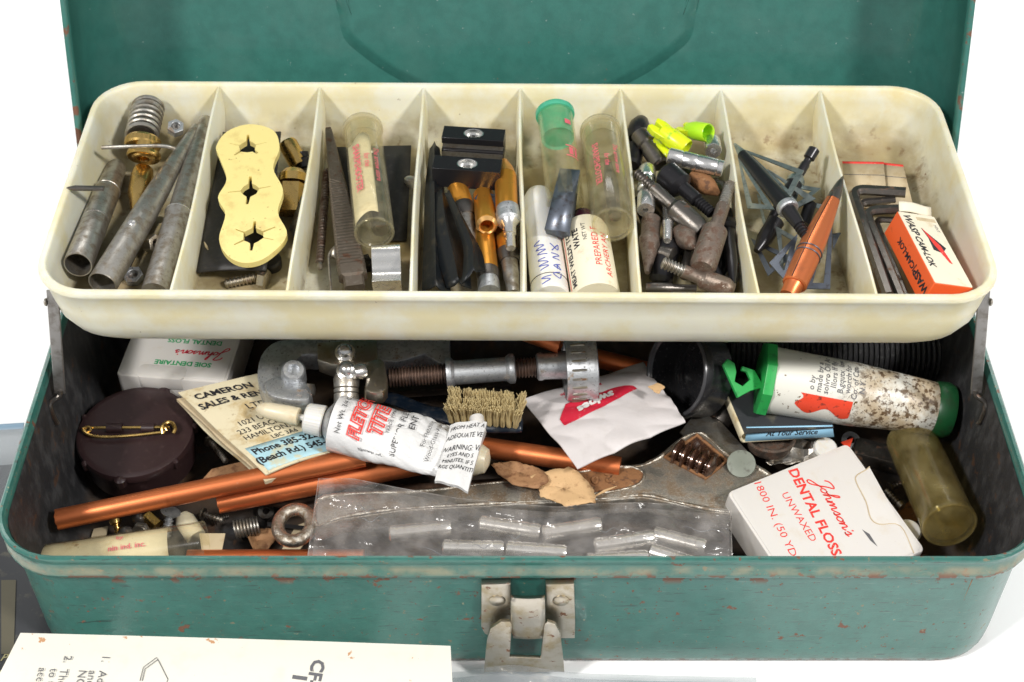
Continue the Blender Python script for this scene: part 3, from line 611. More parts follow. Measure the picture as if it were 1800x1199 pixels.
A = P(252, 280, 11.05); M = axis(A, A+V((0.05, 0.9, 0.45))); g = G(); g.lathe([(0.001, 0.35), (0.26, 0.3), (0.27, 0.0), (0.42, -0.02), (0.5, 0.04), (0.66, 0.03), (0.72, 0.12), (0.7, 0.25), (0.4, 0.4), (0.4, 0.7), (0, 0.7)], 36, M); t.g('flange', g, m_brass)
t.spin('barrel', P(238, 372, 10.2), P(252, 300, 10.5), [(0, 0), (0.2, 0), (0.34, 0.25), (0.46, 0.4), (0.48, 0.85), (0.42, 1), (0, 1)], m_brass)
t = T('bent_steel_pin', 'thin grey steel pin bridging the spring fitting and the riveted tube', 'pin', P(180, 260, 11.6))
g = G(); g.tube(smooth_open([P(179, 260, 11.9), P(230, 258, 11.95), P(285, 257, 11.95), P(308, 262, 11.8)], 5), 0.085, 10); t.g('wire', g, m_steel)
t = T('pointed_steel_pin', 'flat pointed steel pin lying across the left rim of the tray', 'pin', P(120, 332, 12.1))
g = G(); A, B = P(117, 331, 12.25), P(183, 332, 12.2); M = axis(A, B); L = (B-A).length
g.prism([V((-0.10, 0)), V((-0.09, 0.3)), V((-0.12, L)), V((0.12, L)), V((0.10, 0.3)), V((0.10, 0))][::-1] if False else [V((0, 0)), V((0.13, 0.3)), V((0.12, L)), V((-0.12, L)), V((-0.13, 0.3))], -0.05, 0.05, 0.02, M @ Matrix.Rotation(math.radians(90), 4, 'X') @ Matrix.Scale(1, 4)); t.g('blade', g, m_dsteel)
def hexnut(px, py, z, r, mt, label, tilt=(0, -0.5, 1), h=0.35, hole=0.5, group=None, cat='nut'):
    A = P(px, py, z); M = axis(A, A+V(tilt)); t = T('hex_nut', label, cat, A, group); g = G(); hexprof(g, M, r, 0, h, r*hole); t.g('nut', g, mt, bev=0.02)
    t.spin('threaded_hole', A-V(tilt).normalized()*0.02, A+V(tilt).normalized()*h*0.5, [(0, 0), (r*hole*0.98, 0), (r*hole*0.98, 0.6), (r*0.2, 0.6), (0, 0.3)], m_dsteel); return t
hexnut(309, 230, 10.9, 0.38, m_alum_d, 'small light hex nut behind the riveted tube', (0.2, -0.3, 1))
hexnut(262, 430, 10.4, 0.40, m_chrome_w, 'silver hex nut between the riveted tube and the ringed tube', (0.9, -0.5, 0.5), 0.5)
hexnut(236, 490, 9.75, 0.42, m_alum_d, 'silver hex nut on the floor at the front of the first compartment', (0, -0.2, 1), 0.3)
t = T('steel_screw', 'short dark screw on the floor beside the grey open tube', 'screw', P(238, 425, 10)); t.thread('threaded_shank', P(224, 470, 9.9), P(262, 385, 10.0), 0.14, m_dsteel)
t.spin('head', P(262, 385, 10), P(266, 376, 10.05), [(0, 0), (0.28, 0), (0.26, 0.7), (0.1, 1), (0, 1)], m_steel)

# ================================================================== compartment 2
t = T('rubber_sheet', 'black rubber sheet lying under the yellow three-lobed plate', 'rubber sheet', P(430, 400, 10.2))
g = G(); q = [P(346, 480, 10.2), P(468, 474, 10.5), P(494, 234, 11.2), P(392, 234, 10.9)]
g.grid(lambda u, v: bil(q, u, v)+V((0, 0, 0.06*math.sin(u*4+v*3)-0.25*max(0, u-0.85)*(1-v))), 14, 20); t.g('sheet', g, m_rubber, solid=0.09)
o = [(386, 280), (399, 320), (384, 352), (397, 381), (386, 425), (402, 455), (433, 467), (470, 456), (505, 418), (489, 378), (498, 338), (481, 300), (492, 264), (481, 234), (440, 223), (400, 236), (381, 262)]
O = P(440, 345, 11.5); Xd = P(500, 345, 11.5); Yd = P(438, 240, 11.85); M = flat(O, Xd, Yd)
def onplane(M, px, py):
    d = ray(px, py); n = M.to_3x3() @ V((0, 0, 1)); k = (M.translation-CAM).dot(n)/d.dot(n); q = M.inverted() @ (CAM+d*k); return V((q.x, q.y))
out = smooth_closed([onplane(M, *p) for p in o], 5)
def star(M, px, py, rc, sp):
    c = onplane(M, px, py); k = []
    n = len(sp)
    for i, (a, L, wd) in enumerate(sp):
        a0 = math.radians(a); a1 = math.radians(sp[(i+1) % n][0]+(360 if i == n-1 else 0))
        ux, vx = V((math.cos(a0), math.sin(a0))), V((-math.sin(a0), math.cos(a0)))
        k += [c+ux*rc-vx*wd, c+ux*L-vx*wd*0.7, c+ux*L+vx*wd*0.7, c+ux*rc+vx*wd]
        am = (a0+a1)/2; k.append(c+V((math.cos(am), math.sin(am)))*rc*0.92)
    return k
hs = [star(M, 436, 263, 0.36, [(20, 0.82, 0.018), (95, 0.75, 0.07), (165, 0.8, 0.018), (225, 0.7, 0.05), (320, 0.6, 0.07)]),
      star(M, 440, 339, 0.38, [(15, 0.85, 0.03), (95, 0.8, 0.075), (188, 0.88, 0.03), (268, 0.8, 0.08)]),
      star(M, 446, 419, 0.42, [(30, 0.95, 0.04), (92, 0.8, 0.07), (155, 0.82, 0.04), (215, 0.85, 0.045), (270, 0.8, 0.08), (345, 0.85, 0.025)])]
t = T('three_lobed_plate', 'pale yellow three-lobed plastic plate with three star-shaped slots', 'plastic plate', O, M=M)
g = G(); g.plate(out, hs, -0.14, 0.14); part('plate', g, m_yellow, t.o, 30, bev=0.035)
t = T('brass_hex_fitting', 'big brass hexagonal fitting beside the yellow plate', 'brass fitting', P(515, 340, 10.2))
A, B = P(512, 378, 9.9), P(517, 300, 10.9); g = G(); hexprof(g, axis(A, B), 0.68, 0, 1.3); t.g('hex_body', g, m_brass)
t.spin('collar', A.lerp(B, 0.7), B, [(0.0, 0), (0.66, 0), (0.62, 0.6), (0.4, 1), (0.0, 1)], m_brass)
t = T('brass_cylinder', 'worn brass cylinder at the back right of the second compartment', 'brass cylinder', P(510, 270, 10))
t.spin('cylinder', P(527, 292, 10.2), P(504, 250, 10.8), [(0, 0), (0.42, 0), (0.43, 0.05), (0.42, 0.9), (0.36, 1), (0, 1)], m_brass)
t = T('black_knurled_knob', 'small black knurled knob against the second divider', 'knob', P(535, 290, 10))
t.spin('knob', P(536, 298, 10.1), P(532, 268, 10.6), [(0, 0), (0.3, 0), (0.36, 0.1), (0.36, 0.6), (0.25, 0.7), (0.25, 1), (0, 1)], m_black_ox)
t = T('hex_bolt', 'chromed hex bolt lying under the front of the rubber sheet', 'bolt', P(455, 488, 9.9))
A, B = P(470, 492, 9.95), P(444, 486, 9.95); g = G(); hexprof(g, axis(A, B), 0.42, 0, 0.32); t.g('head', g, m_chrome_w); 
t.thread('threaded_shank', P(450, 488, 9.9), P(396, 500, 9.8), 0.2, m_chrome_w)
t = T('black_round_plug', 'round black rubber plug under the bottom lobe of the yellow plate', 'plug', P(478, 462, 9.8))
t.spin('plug', P(478, 470, 9.6), P(476, 455, 10.2), [(0, 0), (0.38, 0), (0.42, 0.2), (0.42, 0.85), (0.34, 1), (0, 1)], m_rubber)
t = T('flat_steel_key', 'thin grey steel plate wedged against the second divider', 'steel plate', P(520, 390, 10))
g = G(); q = [P(508, 405, 10.1), P(522, 425, 10.0), P(541, 355, 10.6), P(530, 345, 10.7)]; g.grid(lambda u, v: bil(q, u, v), 2, 2); t.g('plate', g, m_steel, solid=0.08)
t = T('splinter', 'tiny pale splinter lying on the black rubber sheet', 'splinter', P(362, 435, 10.5))
g = G(); g.tube([P(359, 426, 10.42), P(363, 434, 10.46), P(366, 440, 10.42)], [0.02, 0.06, 0.02], 6); t.g('chip', g, m_tanpaper)

# ================================================================== compartment 3
t = T('black_card', 'black card standing behind the clear vial in the third compartment', 'card', P(660, 350, 10))
g = G(); q = [P(612, 425, 9.75), P(715, 424, 9.75), P(723, 257, 10.7), P(590, 260, 10.7)]; g.grid(lambda u, v: bil(q, u, v), 6, 6); t.g('card', g, m_rubber, solid=0.08)
t = T('rat_tail_file', 'dark tapering rasp file with cross-cut teeth in the third compartment', 'file', P(600, 500, 10.4))
A, B = P(624, 508, 10.7), P(577, 226, 11.1); M = axis(A, B); L = (B-A).length; g = G(); rs = []
N = 110
for i in range(N+1):
    s_ = i/N; hw = 0.46*(1-s_)**0.75+0.12 if s_ > 0.06 else 0.40; ht = hw*0.5; z = s_*L
    tw = 0.022 if (i % 2 and 0.1 < s_ < 0.62) else 0
    rs.append([M @ V((x*(hw+tw), y*(ht+tw), z)) for x, y in ((-1, -0.6), (-0.8, -1), (0.8, -1), (1, -0.6), (1, 0.6), (0.8, 1), (-0.8, 1), (-1, 0.6))])
g.rings(rs, True, True, True); t.g('blade', g, m_file, sm=25)
g = G()
for k in range(34):
    z = L*(0.10+0.52*k/34); hw = 0.43*(1-z/L)**0.75+0.1
    for sg in (1, -1):
        g.tube([M @ V((-hw*sg, hw*0.5+0.012, z)), M @ V((hw*sg, hw*0.5+0.012, z+0.42))], 0.009, 4)
t.g('teeth', g, m_file)
t.o['label'] = 'dark tapering file with cross-cut teeth beside the clear vial with paper inside'
t = T('long_coil_spring', 'thin rusty close-wound spring rod left of the file', 'spring', P(565, 470, 10))
A, B = P(562, 462, 10.1), P(575, 300, 10.5); g = G(); g.helix(0.15, 0, (B-A).length, 34, 0.036, axis(A, B), 5, 12); t.g('coil', g, m_rsteel)
t.spin('core', A, B, [(0, 0), (0.13, 0), (0.13, 1), (0, 1)], m_rsteel); t.spin('ball_end', P(563, 474, 10.1), P(562, 462, 10.1), [(0, 0), (0.1, 0.1), (0.14, 0.4), (0.1, 0.8), (0.06, 1)], m_steel)
def vial(name, label, A, B, r, mt, capmat, caplen=1.0, group=None, open_end=False):
    """clear vial whose closed (or open) end A faces the viewer, cap at B"""
    t = T(name, label, 'vial', A, group); M = axis(A, B); L = (B-A).length; w = 0.06; g = G()
    if open_end: prof = [(r-w, 0.0), (r, 0.0), (r, L), (r-w, L), (r-w, 0.0)]
    else: prof = [(0.001, 0.10), (r-w-0.1, 0.10), (r-w, 0.22), (r-w, L), (r, L), (r, 0.12), (r-0.04, 0.02), (r-0.16, 0.0), (r-0.22, 0.06), (0.001, 0.07)]
    g.lathe(prof, 36, M, cap=False); t.g('body', g, mt, sm=40)
    if not open_end:
        g = G(); g.tube([M @ V(((r-0.05)*math.cos(a), (r-0.05)*math.sin(a), 0.03)) for a in [2*math.pi*k/32 for k in range(32)]], 0.055, 8, closed=True); t.g('base_rim', g, mt)
    g = G(); g.lathe([(0.001, L-caplen+0.4), (r-w-0.1, L-caplen+0.4), (r-w-0.02, L-caplen+0.3), (r-w-0.02, L-0.02), (r+0.05, L-0.02), (r+0.07, L+0.05), (r+0.07, L+0.2), (r+0.02, L+0.26), (0.001, L+0.26)], 36, M, cap=False)
    t.g('cap', g, capmat, sm=40); return t, M, L
t, M, L = vial('clear_vial', 'clear vial with a cream paper slip and red print, leaning on the black card', P(658, 411, 11.5), P(638, 232, 11.3), 0.80, m_vial, m_vialcap, group='clear plastic vials')
g = G(); g.grid(lambda u, v: M @ V((0.70*math.sin(-0.35+1.9*u), 0.70*math.cos(-0.35+1.9*u), 0.5+(L-1.8)*v+0.25*math.sin(u*7)*(1 if v > 0.5 else 0.3))), 16, 8); t.g('paper_slip', g, m_waspw, solid=0.02)
g = G(); g.lathe([(0, 0.3), (0.34, 0.3), (0.4, L*0.5), (0.3, L*0.6), (0, L*0.6)], 8, M @ Matrix.Translation(V((-0.25, -0.1, 0)))); t.g('contents', g, m_dsteel)
fn = cylfn(0.805); g = G()
write(g, 'The arrow store', lambda u, v: M @ fn(L-u-1.1, v), (L/2, -0.55), 0.42, 0, 0.01) if False else None
def vwrite(M, L, r, g, s, z, v, size, flip=1, bold=0.012):
    """letters running along the vial, read from the cap towards the viewer"""
    fn = cylfn(r+0.008); write(g, s, lambda a, b: M @ fn(z-a, v-b), (0, 0), size, 0, bold)
VL = [('The arrow store', L*0.52, -0.45, 0.34, 0.012), ('for the', L*0.55, -0.02, 0.34, 0.012), ('SHARPSHOOTER', L*0.50, 0.42, 0.42, 0.03)]
for a_ in VL:
    g = G(); vwrite(M, L, 0.80, g, *a_[:4], bold=a_[4]); t.g('lettering', g, i_pink, sm=0)
t = T('aluminium_clamp', 'silver grooved aluminium block at the front of the third compartment', 'metal block', P(680, 500, 10))
O = P(655, 507, 10.35); X = P(706, 505, 10.35); M = flat(O, X, P(652, 440, 10.9)); L = 1.65; wd = (X-O).length; g = G()
prof = [(0, 0)]+[(L*k/12, 0.42+0.16*math.sin(k/12*math.pi*2.2+2.2)) for k in range(13)]+[(L, -0.5), (0, -0.5)]
g.rings([[M @ V((x, y, z)) for y, z in prof] for x in (0, wd)], True, True, True); t.g('block', g, m_alum, sm=40, bev=0.015)
t = T('safety_pin', 'small steel safety pin standing on end in the third compartment', 'safety pin', P(580, 505, 10))
g = G(); g.tube(smooth_open([P(582, 512, 10.2), P(578, 460, 10.4), P(580, 445, 10.5), P(590, 434, 10.6), P(594, 440, 10.5), P(592, 452, 10.4)], 5), 0.05, 8); t.g('wire', g, m_steel)
g = G(); q = [P(580, 454, 10.35), P(592, 457, 10.35), P(594, 438, 10.6), P(583, 440, 10.6)]; g.grid(lambda u, v: bil(q, u, v)+V((0, 0, 0.1*math.sin(math.pi*u))), 5, 3); t.g('clasp', g, m_steel, solid=0.05)
t = T('black_clip', 'small black plastic clip under the near end of the file', 'clip', P(640, 470, 10))
g = G(); g.prism([V((-0.7, -0.3)), V((0.5, -0.35)), V((0.55, 0)), V((0.2, 0.1)), V((0.2, 0.4)), V((-0.6, 0.45))], 0, 0.35, 0.04, at(P(645, 470, 9.6), 20)); t.g('clip', g, m_blackp)
t = T('hex_bolt', 'small bright bolt head beside the third divider', 'bolt', P(721, 320, 10.5)); t.spin('shank', P(722, 330, 10.2), P(720, 312, 10.7), [(0, 0), (0.17, 0), (0.17, 0.5), (0.24, 0.55), (0.22, 0.9), (0.1, 1), (0, 1)], m_steel)

# ================================================================== compartment 4
def block(px, label, zt, groove):
    t = T('black_metal_block', label, 'metal block', P(*px[0], zt), 'black metal blocks with a round hole')
    O = P(*px[3], zt); X = P(*px[2], zt); M = flat(O, X, P(*px[0], zt)); Lx = (X-O).length; Ly = abs(local(M, P(*px[0], zt)).y); H = 0.95
    c = V((Lx*0.5, Ly*0.5)); hole = [V((c.x+0.43*math.cos(a), c.y+Ly*0.36*math.sin(a))) for a in [-2*math.pi*k/28 for k in range(28)]]
    g = G(); g.plate([V((0, 0)), V((Lx, 0)), V((Lx, Ly)), V((0, Ly))], [hole], -0.3 if groove else -H, 0, M)
    if groove: g.box((0, 0.28, -0.55), (Lx, Ly, -0.3), M); g.box((0, -0.12, -H), (Lx, Ly, -0.55), M)
    t.g('block', g, m_black_ox, bev=0.025)
    if groove:
        g = G(); g.box((0.03, 0.02, -0.53), (Lx-0.03, 0.27, -0.32), M); g.box((0.02, -0.135, -H+0.06), (Lx-0.02, -0.11, -0.62), M); t.g('bare_groove', g, m_steel)
    g = G(); rr = [[M @ V((c.x+k*0.43*math.cos(a), c.y+k*Ly*0.36*math.sin(a), z)) for a in [2*math.pi*j/28 for j in range(28)]] for k, z in ((0.99, 0.01), (0.9, 0.0), (0.9, -0.16), (0.5, -0.2), (0.5, -0.45), (0.01, -0.45))]
    g.rings(rr, True); t.g('bushing', g, m_alum)
block([(778, 221), (887, 231), (885, 249), (776, 242)], 'black block with a round hole and bare grooved front, rear one of the two', 11.9, True)
block([(764, 273), (882, 281), (879, 304), (759, 296)], 'black block with a bright round hole and plain front, nearer of the two', 12.15, False)
def vane(pts, label, zs):
    t = T('feather_vane', label, 'vane', P(*pts[0][0], zs[0]), 'black vanes in the fourth compartment'); g = G(); n = len(pts)
    rows = []
    for (a, b), z in zip(pts, zs):
        A, B = P(*a, z), P(*b, z); rows.append([A, A.lerp(B, 0.3)+V((0, 0, 0.12)), A.lerp(B, 0.5)+V((0, 0, 0.32)), A.lerp(B, 0.62)+V((0, 0, 0.1)), B-V((0, 0, 0.1))])
    rr = [smooth_open([r[k] for r in rows], 5) for k in range(5)]; m = len(rr[0]); g.rings([[rr[k][i] for k in range(5)] for i in range(m)], False); t.g('vane', g, m_vane, solid=0.05, sm=50)
vane([((756, 262), (772, 258)), ((748, 330), (780, 330)), ((745, 420), (786, 420)), ((742, 512), (792, 514))], 'black vane along the third divider', [11.5, 11.2, 10.9, 10.5])
vane([((764, 340), (790, 345)), ((762, 400), (805, 400)), ((768, 450), (822, 448)), ((786, 508), (828, 505))], 'black vane in the middle of the black vanes', [11.4, 11.2, 10.9, 10.6])
vane([((782, 340), (798, 350)), ((800, 390), (822, 396)), ((815, 440), (846, 440)), ((812, 500), (853, 472))], 'black vane nearest the gold inserts, with a cut square end', [11.8, 11.7, 11.4, 11.2])
t = T('steel_blade_scrap', 'small dark pointed blade under the nearer black block', 'blade', P(860, 350, 11))
g = G(); g.prism([onplane(at(P(855, 350, 11.3)), *p) for p in ((834, 350), (842, 340), (872, 343), (874, 371), (850, 362))], 0, 0.04, 0, at(P(855, 350, 11.3))); t.g('blade', g, m_bladed)
INS = 'gold anodised arrow parts in the fourth compartment'
t = T('gold_insert', 'gold insert with knurled ring and grey threaded tip, leftmost of the gold parts', 'arrow insert', P(809, 349, 11), INS)
t.spin('gold_body', P(803, 325, 11.1), P(815, 364, 11.0), [(0, 0), (0.42, 0), (0.42, 0.9), (0.36, 1), (0, 1)], m_gold); t.spin('collar', P(814, 361, 11.0), P(819, 382, 10.9), [(0, 0), (0.42, 0), (0.44, 0.2), (0.44, 0.7), (0.38, 1), (0, 1)], m_dsteel, n=26)
t.spin('tip', P(818, 380, 10.9), P(832, 437, 10.6), [(0, 0), (0.36, 0), (0.34, 0.5), (0.22, 1), (0, 1)], m_steel)
t = T('gold_tube', 'short gold tube with its open end facing the viewer', 'arrow insert', P(855, 400, 11), INS)
A, B = P(856, 399, 11.35), P(850, 345, 10.9); g = G(); M = axis(A, B); L = (B-A).length; g.lathe([(0.001, 0.8), (0.24, 0.8), (0.26, 0.05), (0.32, -0.02), (0.44, 0.16), (0.445, 0.2), (0.44, L), (0.001, L)], 30, M); t.g('tube', g, m_gold)
g = G(); g.lathe([(0.27, 0.035), (0.32, -0.028), (0.435, 0.14)], 30, M, cap=False); t.g('bevelled_rim', g, m_goldedge)
t = T('gold_insert', 'gold point with tapered nose and bright silver stem', 'arrow insert', P(893, 360, 11), INS)
t.spin('gold_body', P(891, 372, 11.4), P(889, 312, 11.5), [(0, 0), (0.46, 0), (0.46, 1), (0, 1)], m_gold); t.spin('nose', P(889, 313, 11.5), P(886, 280, 11.4), [(0, 0), (0.46, 0), (0.36, 0.4), (0.16, 0.85), (0.05, 1), (0, 1)], m_gold)
t.spin('collar', P(895, 395, 11.4), P(892, 368, 11.45), [(0, 0), (0.3, 0), (0.5, 0.2), (0.52, 0.6), (0.46, 0.65), (0.48, 0.7), (0.47, 1), (0, 1)], m_alum_d); t.spin('stem', P(898, 437, 11.2), P(895, 392, 11.4), [(0, 0), (0.18, 0), (0.2, 0.05), (0.2, 0.5), (0.25, 0.52), (0.27, 0.85), (0.4, 1), (0, 1)], m_alum)
t = T('gold_insert', 'gold insert with a knurled ring at the front, middle of the gold parts', 'arrow insert', P(855, 470, 10), INS)
t.spin('gold_body', P(850, 408, 10.7), P(857, 478, 10.5), [(0, 0), (0.43, 0), (0.43, 1), (0, 1)], m_gold); t.spin('collar', P(857, 476, 10.5), P(858, 492, 10.45), [(0, 0), (0.44, 0), (0.46, 0.3), (0.44, 1), (0, 1)], m_dsteel); t.spin('tip', P(858, 490, 10.45), P(860, 515, 10.4), [(0, 0), (0.4, 0), (0.44, 0.4), (0.44, 1), (0, 1)], m_alum_d)
t = T('gold_insert', 'gold insert with a stepped silver stem at the front right of the gold parts', 'arrow insert', P(895, 450, 10), INS)
t.spin('gold_body', P(886, 410, 10.5), P(893, 448, 10.4), [(0, 0), (0.44, 0), (0.44, 1), (0, 1)], m_gold); t.spin('collar', P(892, 444, 10.45), P(895, 462, 10.4), [(0, 0), (0.47, 0), (0.47, 0.5), (0.4, 1), (0, 1)], m_dsteel); t.spin('stem', P(895, 460, 10.4), P(903, 518, 10.3), [(0, 0), (0.34, 0), (0.32, 0.5), (0.3, 0.52), (0.27, 0.7), (0.27, 1), (0, 1)], m_steel)

# ================================================================== compartment 5
BOT = 'small bottles in the fifth compartment'
t = T('white_bottle', 'white bottle with blue handwriting under the vial with the green cap', 'bottle', P(967, 505, 10), BOT)
A, B = P(968, 524, 10.45), P(946, 342, 10.7); M = axis(A, B); L = (B-A).length
t.spin('bottle', A, B, [(0, 0.0), (0.66, 0.0), (0.74, 0.015), (0.74, 0.10), (0.72, 0.115), (0.74, 0.13), (0.73, 0.86), (0.68, 0.93), (0.5, 1), (0, 1)], m_cap_w, n=32)
g = G(); g.tube([M @ V((0.735*math.cos(a), 0.735*math.sin(a), L*0.11)) for a in [2*math.pi*k/28 for k in range(28)]], 0.018, 5, closed=True); t.g('cap_seam', g, m_dsteel)
g = G(); fn = cylfn(0.748)
for pts in ([(-1.1, .25), (-.9, .5), (-.8, .1), (-.6, .45), (-.55, .05), (-.35, .4), (-.3, 0)], [(-.1, .1), (.0, .4), (.15, .0), (.3, .4), (.35, .0), (.55, .35)], [(.9, -.05), (1.0, .35), (1.1, .0), (1.3, .35)]):
    stroke(g, pts, lambda u, v: M @ fn(1.4-u, v+0.0), 0.045)
for pts in ([(-.9, -.1), (-.6, -.4), (-.9, -.45), (-.5, -.15)], [(-.35, -.1), (-.3, -.45), (-.1, -.15), (-.05, -.45)], [(.2, -.45), (.35, -.15), (.5, -.45), (.3, -.3), (.5, -.3)], [(.65, -.4), (.8, -.1), (1.0, -.35), (.7, -.45)]):
    stroke(g, pts, lambda u, v: M @ fn(1.4-u, v-0.05), 0.045)
t.g('handwriting', g, i_blue, sm=0)
t = T('cement_bottle', 'cream labelled bottle with red and black print and a purple cap', 'bottle', P(1046, 505, 10.2), BOT)
A, B = P(1048, 526, 10.5), P(1026, 398, 10.9); M = axis(A, B); L = (B-A).length
t.spin('bottle', A, B, [(0, 0), (0.92, 0), (0.95, 0.03), (0.95, 0.88), (0.85, 0.96), (0.5, 1), (0, 1)], m_waspw, n=36)
t.spin('cap', B, P(1022, 372, 10.9), [(0, 0), (0.42, 0), (0.44, 0.2), (0.42, 0.7), (0.35, 0.8), (0, 0.8)], m_purple)
def bw(g, s, z, v, size, bold=0.02, r=0.958): fn = cylfn(r); write(g, s, lambda a, b: M @ fn(a, b), (z, v), size, 0, bold)
def bw2(g, s, z, v, size, bold=0.02, r=0.958):
    fn = cylfn(r); write(g, s, lambda a, b: M @ fn(z+a, v+b), (0, 0), size, 0, bold)
for a_, m_ in ((('MEAT WELDS TO', 1.6, 0.95, 0.36, 0.03), i_black), (('WATE', 2.5, 0.55, 0.36, 0.03), i_black), (('NET WT', 2.75, 0.18, 0.24, 0.0), i_black), (('PREPARED F', 1.95, -0.22, 0.38, 0.0), i_red), (('ARCHERY AN', 1.6, -0.62, 0.38, 0.0), i_red)):
    g = G(); bw2(g, *a_); t.g('lettering', g, m_, sm=0)
g = G(); fn = cylfn(0.957)
g.grid(lambda u, v: M @ fn(0.1+u*(L*0.85), 1.24+0.05*v), 20, 1); t.g('red_line', g, i_red, sm=0)
t, M, L = vial('green_cap_vial', 'clear vial with mint green cap and dark blades sticking out of its end', P(994, 358, 11.5), P(976, 205, 12.3), 0.76, m_vial, m_teal, 1.6, 'clear plastic vials', True)
fn = cylfn(0.77)
for (z0, z1, v0, v1) in ((L*0.40, L*0.40+0.06, -0.85, -0.2), (L*0.40+0.55, L*0.40+0.61, -0.85, -0.2), (L*0.40+0.12, L*0.40+0.5, -0.78, -0.62), (L*0.40+0.12, L*0.40+0.5, -0.55, -0.35), (L*0.78, L*0.78+0.25, -0.6, -0.3)):
    g = G(); g.grid(lambda u, v: M @ fn(z0+(z1-z0)*u, v0+(v1-v0)*v), 2, 6); t.g('red_print', g, i_pink, sm=0)
for k in range(7):
    t2 = T('blade', ['top blade of the stack in the green-capped vial', 'second blade from the top of the stack in the green-capped vial', 'third blade from the top of the stack in the green-capped vial', 'middle blade of the stack in the green-capped vial', 'third blade from the bottom of the stack in the green-capped vial', 'second blade from the bottom of the stack in the green-capped vial', 'bottom blade of the stack in the green-capped vial'][k], 'blade', P(980, 400, 11), 'blades stacked in the green-capped vial')
    z = 11.85-0.15*k; A = P(957+1.0*k, 404+2.2*k, z); B = P(998+1.2*k, 409+2.4*k, z); C = P(1020, 300, z+0.5); D = P(984, 297, z+0.5)
    g = G(); g.grid(lambda u, v: bil([A, B, C, D], u, v), 2, 2); t2.g('blade', g, m_bladed, solid=0.06)
t, M, L = vial('clear_vial', 'empty scratched clear vial with red print and a milky cap, right of the green-capped one', P(1077, 396, 12.1), P(1056, 236, 11.7), 0.82, m_vial, m_vialcap, group='clear plastic vials')
for a_ in (('SHARPSHOOTER', L*0.5, 0.45, 0.38), ('for the', L*0.52, 0.0, 0.3), ('The arrow store', L*0.55, -0.42, 0.3)):
    g = G(); vwrite(M, L, 0.82, g, *a_, bold=0.02); t.g('lettering', g, i_pink, sm=0)
g = G(); g.lathe([(0, 0.9), (0.25, 1.0), (0.32, L*0.5), (0.14, L*0.75), (0, L*0.75)], 7, M @ Matrix.Translation(V((-0.2, -0.35, 0)))); t.g('contents', g, m_dsteel)
# ================================================================== compartment 6
FPG = 'screw-in arrow points in the sixth compartment'
def pt(label, A, B, r, segs, mt, thr=None, name='arrow_point', grp=FPG, cat='arrow point'):
    """a turned arrow point from A (threaded end) to B; segs = (radius, fraction); thr = (start, end, radius) threaded stretch"""
    t = T(name, label, cat, A.lerp(B, 0.5), grp); t.spin('body', A.lerp(B, segs[0][1]), B, [(0, 0)]+[(q, (f-segs[0][1])/(1-segs[0][1])) for q, f in segs]+[(0, 1)], mt)
    if thr: t.thread('thread', A.lerp(B, thr[0]), A.lerp(B, thr[1]+0.02), thr[2], m_steel if thr[3:] else mt, pitch=0.13)
    return t
HEAD = [(0.2, 0.24), (0.26, 0.26), (0.26, 0.55), (0.33, 0.56), (0.45, 0.6), (0.46, 0.9), (0.36, 0.98)]
pt('black point with long thread lying across the middle of the pile', P(1119, 304, 12.0), P(1236, 410, 11.3), 0, HEAD, m_dsteel, (0, 0.27, 0.21))
pt('black point with a wide collar just below the silver ribbed insert', P(1252, 376, 11.4), P(1168, 303, 11.6), 0, [(0.2, 0.3), (0.3, 0.32), (0.3, 0.6), (0.4, 0.62), (0.56, 0.66), (0.56, 0.95), (0.4, 1)], m_black_ox, (0, 0.32, 0.24))
pt('brown rusty point standing up with its thread towards the divider', P(1284, 324, 11.7), P(1234, 474, 11.4), 0, [(0.2, 0.26), (0.28, 0.27), (0.28, 0.52), (0.36, 0.54), (0.52, 0.57), (0.53, 0.95), (0.42, 1)], m_rsteel, (0, 0.27, 0.24, 1))
pt('rusty point at the front with its bright thread pointing left', P(1164, 462, 11.5), P(1288, 512, 10.6), 0, [(0.2, 0.28), (0.26, 0.3), (0.26, 0.52), (0.3, 0.54), (0.40, 0.58), (0.42, 0.9), (0.3, 1)], m_rsteel, (0, 0.30, 0.25, 1))
pt('grey blunt point standing against the fifth divider', P(1138, 480, 10.8), P(1145, 386, 11.0), 0, [(0.1, 0), (0.14, 0.05), (0.3, 0.35), (0.44, 0.52), (0.46, 0.6), (0.38, 0.66), (0.40, 0.98)], m_rsteel)
pt('dark point with a flange beside the sixth divider', P(1290, 502, 10.9), P(1276, 372, 10.8), 0, [(0.02, 0), (0.14, 0.12), (0.25, 0.3), (0.26, 0.55), (0.3, 0.6), (0.30, 0.72), (0.46, 0.74), (0.46, 0.80), (0.28, 0.84), (0.26, 1)], m_black_ox)
pt('black cylindrical point under the front of the pile', P(1160, 500, 10.1), P(1178, 424, 10.8), 0, [(0.3, 0), (0.48, 0.1), (0.5, 0.8), (0.4, 0.96)], m_black_ox)
pt('brown double cone point below the silver insert', P(1264, 342, 10.9), P(1214, 307, 11.2), 0, [(0.1, 0), (0.36, 0.32), (0.42, 0.5), (0.36, 0.72), (0.18, 1)], m_rust)
pt('brown cone point with its tip towards the viewer', P(1222, 437, 11.4), P(1196, 408, 11.0), 0, [(0.03, 0), (0.2, 0.15), (0.43, 0.5), (0.44, 0.9), (0.36, 1)], m_rsteel)
pt('black stepped point at the back left under the yellow nocks', P(1163, 292, 10.9), P(1124, 236, 11.3), 0, [(0.3, 0), (0.4, 0.05), (0.4, 0.5), (0.34, 0.52), (0.34, 0.64), (0.42, 0.68), (0.4, 1)], m_dsteel)
